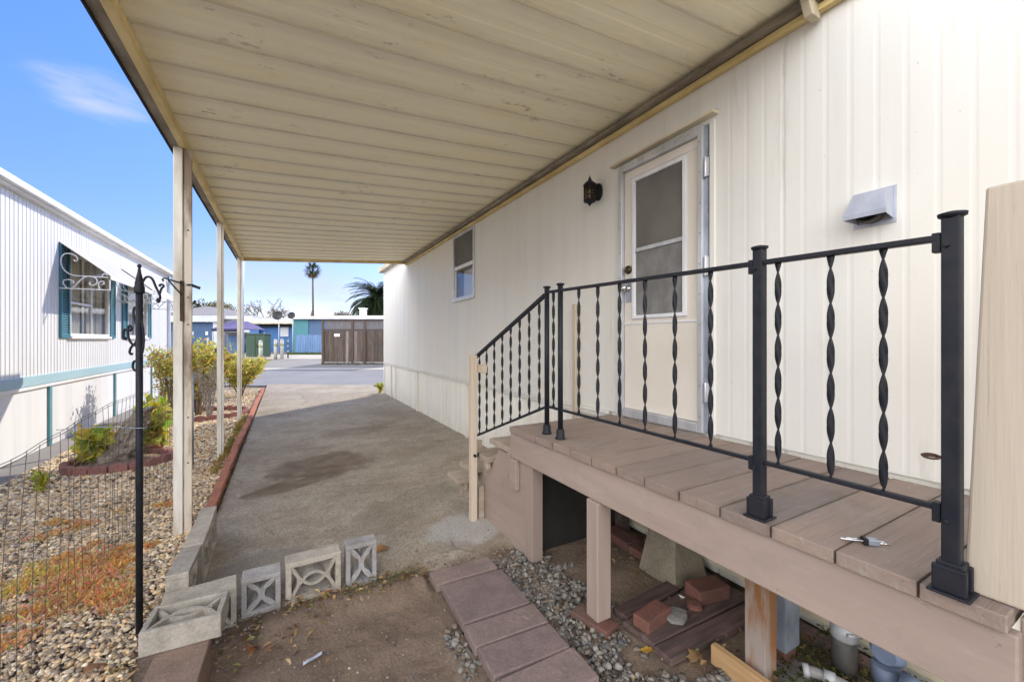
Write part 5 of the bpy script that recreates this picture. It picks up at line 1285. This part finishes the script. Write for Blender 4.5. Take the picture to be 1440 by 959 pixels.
def strip(name, u0, u1, d0, d1, m, lift=.016):
    b = MB(); b.add([street(u0,d0,lift), street(u1,d0,lift), street(u1,d1,lift), street(u0,d1,lift)], [(0,1,2,3)]); return obj(name, b, m, kind='structure')
strip('pavement', 330, 456, 21.6, 24.2, 'pale_conc'); strip('parking_line', 357, 368, 17.95, 18.12, 'paint_line')
b = MB(); b.add([street(352,18.9,.016), street(368,18.0,.016), street(369.5,18.0,.016), street(353.5,18.9,.016)], [(0,1,2,3)]); obj('parking_line_slanted', b, 'paint_line', kind='structure')
# trees
def blade(b, P, w, c):
    n = len(P); 
    for i in range(n-1):
        t0, t1 = i/(n-1), (i+1)/(n-1); d = (P[i+1]-P[i]).normalized(); k = d.cross(Vector((0,0,1)))
        k = k.normalized() if k.length > 1e-3 else Vector((1,0,0)); w0, w1 = w*(1-t0*.8), w*(1-t1*.9)
        b.add([P[i]-k*w0, P[i]+k*w0, P[i+1]+k*w1, P[i+1]-k*w1], [(0,1,2,3)], False, c)
D = 62; t = far('fan_palm_tree', 'tall thin fan palm with a small round crown against the sky', 'palm tree', 440, D); g0 = gd(D); zt = 1.5+(478-381)/FPX*D-g0
b = MB(); b.tube([(0,0,0),(.02,0,zt*.45),(-.03,0,zt)], [.22,.15,.10], 10); b.tube([(0,0,0),(0,0,zt*.38),(0,0,zt*.40)], [.5,.42,.1], 8); obj('trunk', b, 'bark', t, local=True)
b = MB()
for i in range(150):
    a = random.uniform(0,6.28); e = random.uniform(-1.25,1.3); L = random.uniform(.9,1.5); d = Vector((math.cos(a)*math.cos(e), math.sin(a)*math.cos(e), math.sin(e)))
    p = Vector((-.03,0,zt+.1)); q = p+d*L*.55; dead = e < -.6
    c = random.choice([(.20,.15,.09),(.25,.19,.12)] if dead else [(.05,.08,.03),(.07,.11,.04),(.09,.12,.05)])
    for j in range(9):
        dd = (d+rndv()*.55).normalized(); blade(b, [q, q+dd*L*.3+Vector((0,0,-.02)), q+dd*L*.5+Vector((0,0,-.10))], .035, c)
    blade(b, [p, q], .02, c)
obj('crown', b, 'leaf', t, local=True)
b = MB()
for i in range(50):
    x = random.uniform(-.5,1.2); z0 = random.uniform(3.2, 5.2)-max(0,x)*1.4; b.tube([(x*.2,0,z0+.4),(x,random.uniform(-.3,.3),z0-.5)], .03, 4, tint=(.16,.12,.09))
obj('dead_frond', b, 'litter', t, local=True)
D = 44; t = far('date_palm_tree', 'large dark green date palm with arching fronds beside the cream home', 'palm tree', 530, D); g0 = gd(D); zt = 1.5+(478-424)/FPX*D-g0
b = MB(); b.tube([(0,0,0),(0,0,zt*.8),(0,0,zt)], [.5,.45,.3], 12); obj('trunk', b, 'bark', t, local=True)
b = MB(); s = MB()
for i in range(190):
    a = random.uniform(0,6.28); e = random.uniform(-.7,1.45); L = random.uniform(3.2,4.3)
    h = Vector((math.cos(a), math.sin(a), 0)); P = []; p = Vector((0,0,zt)); ang = e
    for k in range(13):
        P.append(p.copy()); p = p+(h*math.cos(ang)+Vector((0,0,math.sin(ang))))*(L/12); ang -= .13+.03*(k/12)
    c = random.choice([(.035,.062,.028),(.05,.085,.035),(.028,.05,.025),(.07,.11,.05)]); s.tube(P, [.03*(1-.9*k/12) for k in range(13)], 4, tint=(.12,.13,.05))
    for k in range(1, 13):
        d = (P[k]-P[k-1]).normalized(); sd = d.cross(Vector((0,0,1))); sd = sd.normalized() if sd.length > .01 else Vector((1,0,0))
        for q in (.0,.25,.5,.75):
            o = P[k-1].lerp(P[k], q); l = .55*math.sin(math.pi*min(1,(k+q)/13*.9+.12))
            for sg_ in (1,-1):
                f = (sd*sg_*.8+d*.55+Vector((0,0,-.15+.1*random.random()))).normalized(); blade(b, [o, o+f*l*.6, o+f*l+Vector((0,0,-.08))], .034, tuple(x*random.uniform(.75,1.25) for x in c))
obj('frond_ribs', s, 'litter', t, local=True); obj('crown', b, 'leaf', t, local=True)
def bare(u, D, h, label, seed):
    rs = random.Random(seed); t = far('bare_tree', label, 'tree', u, D, 'bare winter trees'); b = MB()
    def grow(p, d, l, r, n):
        q = p+d*l; b.tube([p, p.lerp(q,.5)+Vector((rs.gauss(0,.04)*l, rs.gauss(0,.04)*l, 0)), q], [r, r*.85, r*.7], 5, tint=None)
        if n == 0: return
        for _ in range(rs.choice((2,3,3))):
            e = (d+Vector((rs.gauss(0,.55), rs.gauss(0,.55), rs.gauss(.12,.35)))).normalized(); grow(q, e, l*rs.uniform(.6,.85), r*.62, n-1)
    grow(Vector((0,0,0)), Vector((0,0,1)), h*.32, .16, 5); obj('trunk', b, 'bark', t, local=True)
    b = MB()
    obj_pts = [Vector(q) for q in random.sample(t.children[0].data.vertices[:], 120)] if False else [v.co.copy() for v in t.children[0].data.vertices if v.co.z > h*.5]
    for _ in range(140): leafquad(b, rs.choice(obj_pts), rndv(), rndv(), .16, .12, rs.choice([(.30,.12,.05),(.36,.18,.08),(.22,.09,.05)]))
    obj('crown', b, 'litter', t, local=True)
bare(366, 52, 6.4, 'bare twiggy tree left of the satellite dishes, with a few reddish leaves', 3)
bare(389, 54, 5.6, 'bare twiggy tree directly behind the left satellite dish', 8)
def clump_tree(name, label, u, D, h, w, pal, n, group=None, shape='round'):
    t = far(name, label, 'tree', u, D, group); b = MB(); b.tube([(0,0,0),(.05,0,h*.4),(0,0,h*.7)], [.25,.2,.1], 8)
    for k in range(5): a = k*1.26; b.tube([(0,0,h*.4),(w*.25*math.cos(a),w*.25*math.sin(a),h*.7)], [.1,.04], 5)
    obj('trunk', b, 'bark', t, local=True); b = MB()
    cl = []
    for k in range(30 if shape == 'round' else 24):
        if shape == 'round': a = random.uniform(0,6.28); r = math.sqrt(random.random())*.42; z = h*(.55+.36*random.random()*(1-1.4*r*r)); cl.append((Vector((w*r*math.cos(a), w*r*math.sin(a), z)), w*.13))
        else: z = random.random(); cl.append((Vector((random.gauss(0,.06)*w, random.gauss(0,.06)*w, h*(.08+.86*z))), w*.42*(1-z)**.6+.06))
    for c, r in cl:
        f0 = random.uniform(.6,1.25); col_ = random.choice(pal)
        for _ in range(n):
            q = c+rndv()*r*random.uniform(.6,1.1); leafquad(b, q, rndv(), rndv(), .22, .16, tuple(x*f0*random.uniform(.7,1.2) for x in col_))
    obj('crown', b, 'leaf', t, local=True)
clump_tree('round_tree', 'broad round yellow green tree behind the garage roof', 311, 60, 7.1, 6.6, [(.12,.14,.03),(.17,.17,.04),(.20,.13,.05),(.07,.09,.03)], 110)
clump_tree('cypress_tree', 'left of two small dark cypress trees above the garage roof', 273, 75, 8.9, 1.5, [(.02,.035,.02),(.03,.045,.025)], 60, 'two distant cypresses', 'spire')
clump_tree('cypress_tree', 'right of two small dark cypress trees above the garage roof', 279, 75, 8.6, 1.5, [(.02,.035,.02),(.03,.045,.025)], 60, 'two distant cypresses', 'spire')
clump_tree('dry_shrub_tree', 'small brownish spiky treetop above the white roof left of the date palm', 480, 50, 5.0, 2.8, [(.28,.22,.18),(.22,.17,.13),(.3,.26,.2)], 40)

# ------------------------------------------------------------------ light
el, az = R(37), R(51)
S = Vector((math.sin(az)*math.cos(el), math.cos(az)*math.cos(el), math.sin(el)))
sun = bpy.data.lights.new('sun', 'SUN'); sun.energy = 5.0; sun.angle = R(.5); sun.color = (1.0, .92, .80)
so = bpy.data.objects.new('sun', sun); col.objects.link(so); so.rotation_euler = S.to_track_quat('Z', 'Y').to_euler(); so.location = S*60
w = bpy.data.worlds.new('World'); sc.world = w; w.use_nodes = True
nt = w.node_tree; N = nt.nodes; bg = N['Background']; bg.inputs[1].default_value = .15
sky = N.new('ShaderNodeTexSky'); sky.sky_type = 'NISHITA'; sky.sun_disc = False; sky.sun_elevation = el; sky.sun_rotation = az; sky.air_density = 1.0; sky.dust_density = .6; sky.ozone_density = 2.5
hs = N.new('ShaderNodeHueSaturation'); hs.inputs['Saturation'].default_value = 1.14; hs.inputs['Value'].default_value = 1.75
nt.links.new(sky.outputs[0], hs.inputs['Color'])
tc = N.new('ShaderNodeTexCoord'); sp = N.new('ShaderNodeSeparateXYZ'); nt.links.new(tc.outputs['Generated'], sp.inputs[0])
rp = N.new('ShaderNodeValToRGB'); nt.links.new(sp.outputs[2], rp.inputs[0])
e = rp.color_ramp.elements; e[0].position = .0; e[0].color = (.72,.65,.74,1); e[1].position = .75; e[1].color = (.72,.92,1.25,1)
k = e.new(.14); k.color = (.62,.60,.86,1); k = e.new(.36); k.color = (.70,.76,1.0,1)
tint = N.new('ShaderNodeMix'); tint.data_type = 'RGBA'; tint.blend_type = 'MULTIPLY'; tint.inputs[0].default_value = 1; nt.links.new(hs.outputs[0], tint.inputs[6]); nt.links.new(rp.outputs[0], tint.inputs[7])
def wm(op, a, b=0.0, c=None):
    m = N.new('ShaderNodeMath'); m.operation = op
    for v, i in ((a,0),(b,1)):
        if hasattr(v, 'is_linked'): nt.links.new(v, m.inputs[i])
        else: m.inputs[i].default_value = v
    return m.outputs[0]
def wmap(f, a, b):
    m = N.new('ShaderNodeMapRange'); m.interpolation_type = 'SMOOTHSTEP'; nt.links.new(f, m.inputs[0]); m.inputs[1].default_value = a; m.inputs[2].default_value = b; return m.outputs[0]
def wnoise(scale, st, det=7, rough=.6):
    mp = N.new('ShaderNodeMapping'); mp.inputs['Scale'].default_value = st; nt.links.new(tc.outputs['Generated'], mp.inputs[0])
    n = N.new('ShaderNodeTexNoise'); n.inputs['Scale'].default_value = scale; n.inputs['Detail'].default_value = det; n.inputs['Roughness'].default_value = rough
    nt.links.new(mp.outputs[0], n.inputs['Vector']); return n.outputs['Fac']
z = sp.outputs[2]
# thin low clouds near the horizon, one soft wisp to the left, an unseen bright cloud bank added behind the camera as fill light
low = wm('MULTIPLY', wmap(wnoise(3.0, (1,1,3.6), 9, .62), .40, .66), wm('MULTIPLY', wmap(z, .0, .04), wm('SUBTRACT', 1.0, wmap(z, .07, .24))))
def lobe(v, a, b):
    d = N.new('ShaderNodeVectorMath'); d.operation = 'DOT_PRODUCT'; nt.links.new(tc.outputs['Generated'], d.inputs[0]); d.inputs[1].default_value = Vector(v).normalized(); return wmap(d.outputs['Value'], a, b)
v1 = N.new('ShaderNodeVectorMath'); v1.operation = 'SUBTRACT'; nt.links.new(tc.outputs['Generated'], v1.inputs[0]); v1.inputs[1].default_value = Vector((-.40,1.36,.595)).normalized()
v2 = N.new('ShaderNodeVectorMath'); v2.operation = 'MULTIPLY'; nt.links.new(v1.outputs[0], v2.inputs[0]); v2.inputs[1].default_value = (1,1,2.5)
v3 = N.new('ShaderNodeVectorMath'); v3.operation = 'LENGTH'; nt.links.new(v2.outputs[0], v3.inputs[0])
wisp = wm('MULTIPLY', wm('SUBTRACT', 1.0, wmap(wm('ADD', v3.outputs['Value'], wm('MULTIPLY', wm('SUBTRACT', wnoise(7, (1,1,3)), .5), .12)), .01, .095)), wmap(wnoise(9, (1,1,5)), .15, .7))
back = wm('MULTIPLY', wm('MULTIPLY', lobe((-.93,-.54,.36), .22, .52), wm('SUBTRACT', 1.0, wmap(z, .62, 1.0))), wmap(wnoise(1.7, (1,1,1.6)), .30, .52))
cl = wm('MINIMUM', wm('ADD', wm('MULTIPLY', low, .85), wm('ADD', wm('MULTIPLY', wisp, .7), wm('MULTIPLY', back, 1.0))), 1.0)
mx = N.new('ShaderNodeMix'); mx.data_type = 'RGBA'; nt.links.new(cl, mx.inputs[0]); nt.links.new(tint.outputs[2], mx.inputs[6])
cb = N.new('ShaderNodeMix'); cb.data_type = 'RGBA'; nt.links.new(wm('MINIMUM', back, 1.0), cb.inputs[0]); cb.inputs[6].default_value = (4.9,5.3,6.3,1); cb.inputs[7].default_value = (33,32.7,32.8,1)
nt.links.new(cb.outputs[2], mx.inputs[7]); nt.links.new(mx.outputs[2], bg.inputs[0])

# ------------------------------------------------------------------ camera
cam = bpy.data.cameras.new('camera'); cam.sensor_width = 36; cam.lens = 36*FPX/1440; cam.clip_end = 4000; cam.clip_start = .02
cam.shift_y = -.001
co = bpy.data.objects.new('camera', cam); col.objects.link(co); co.location = (0,0,CAMZ); co.rotation_euler = (R(90), 0, -YAW); sc.camera = co
sc.view_settings.view_transform = 'Standard'; sc.view_settings.look = 'None'; sc.view_settings.exposure = 0; sc.view_settings.gamma = 1
sc.render.engine = 'CYCLES'; sc.cycles.diffuse_bounces = 6; sc.cycles.max_bounces = 12; sc.cycles.transparent_max_bounces = 16
sc.cycles.use_denoising = True; sc.cycles.sample_clamp_indirect = 8
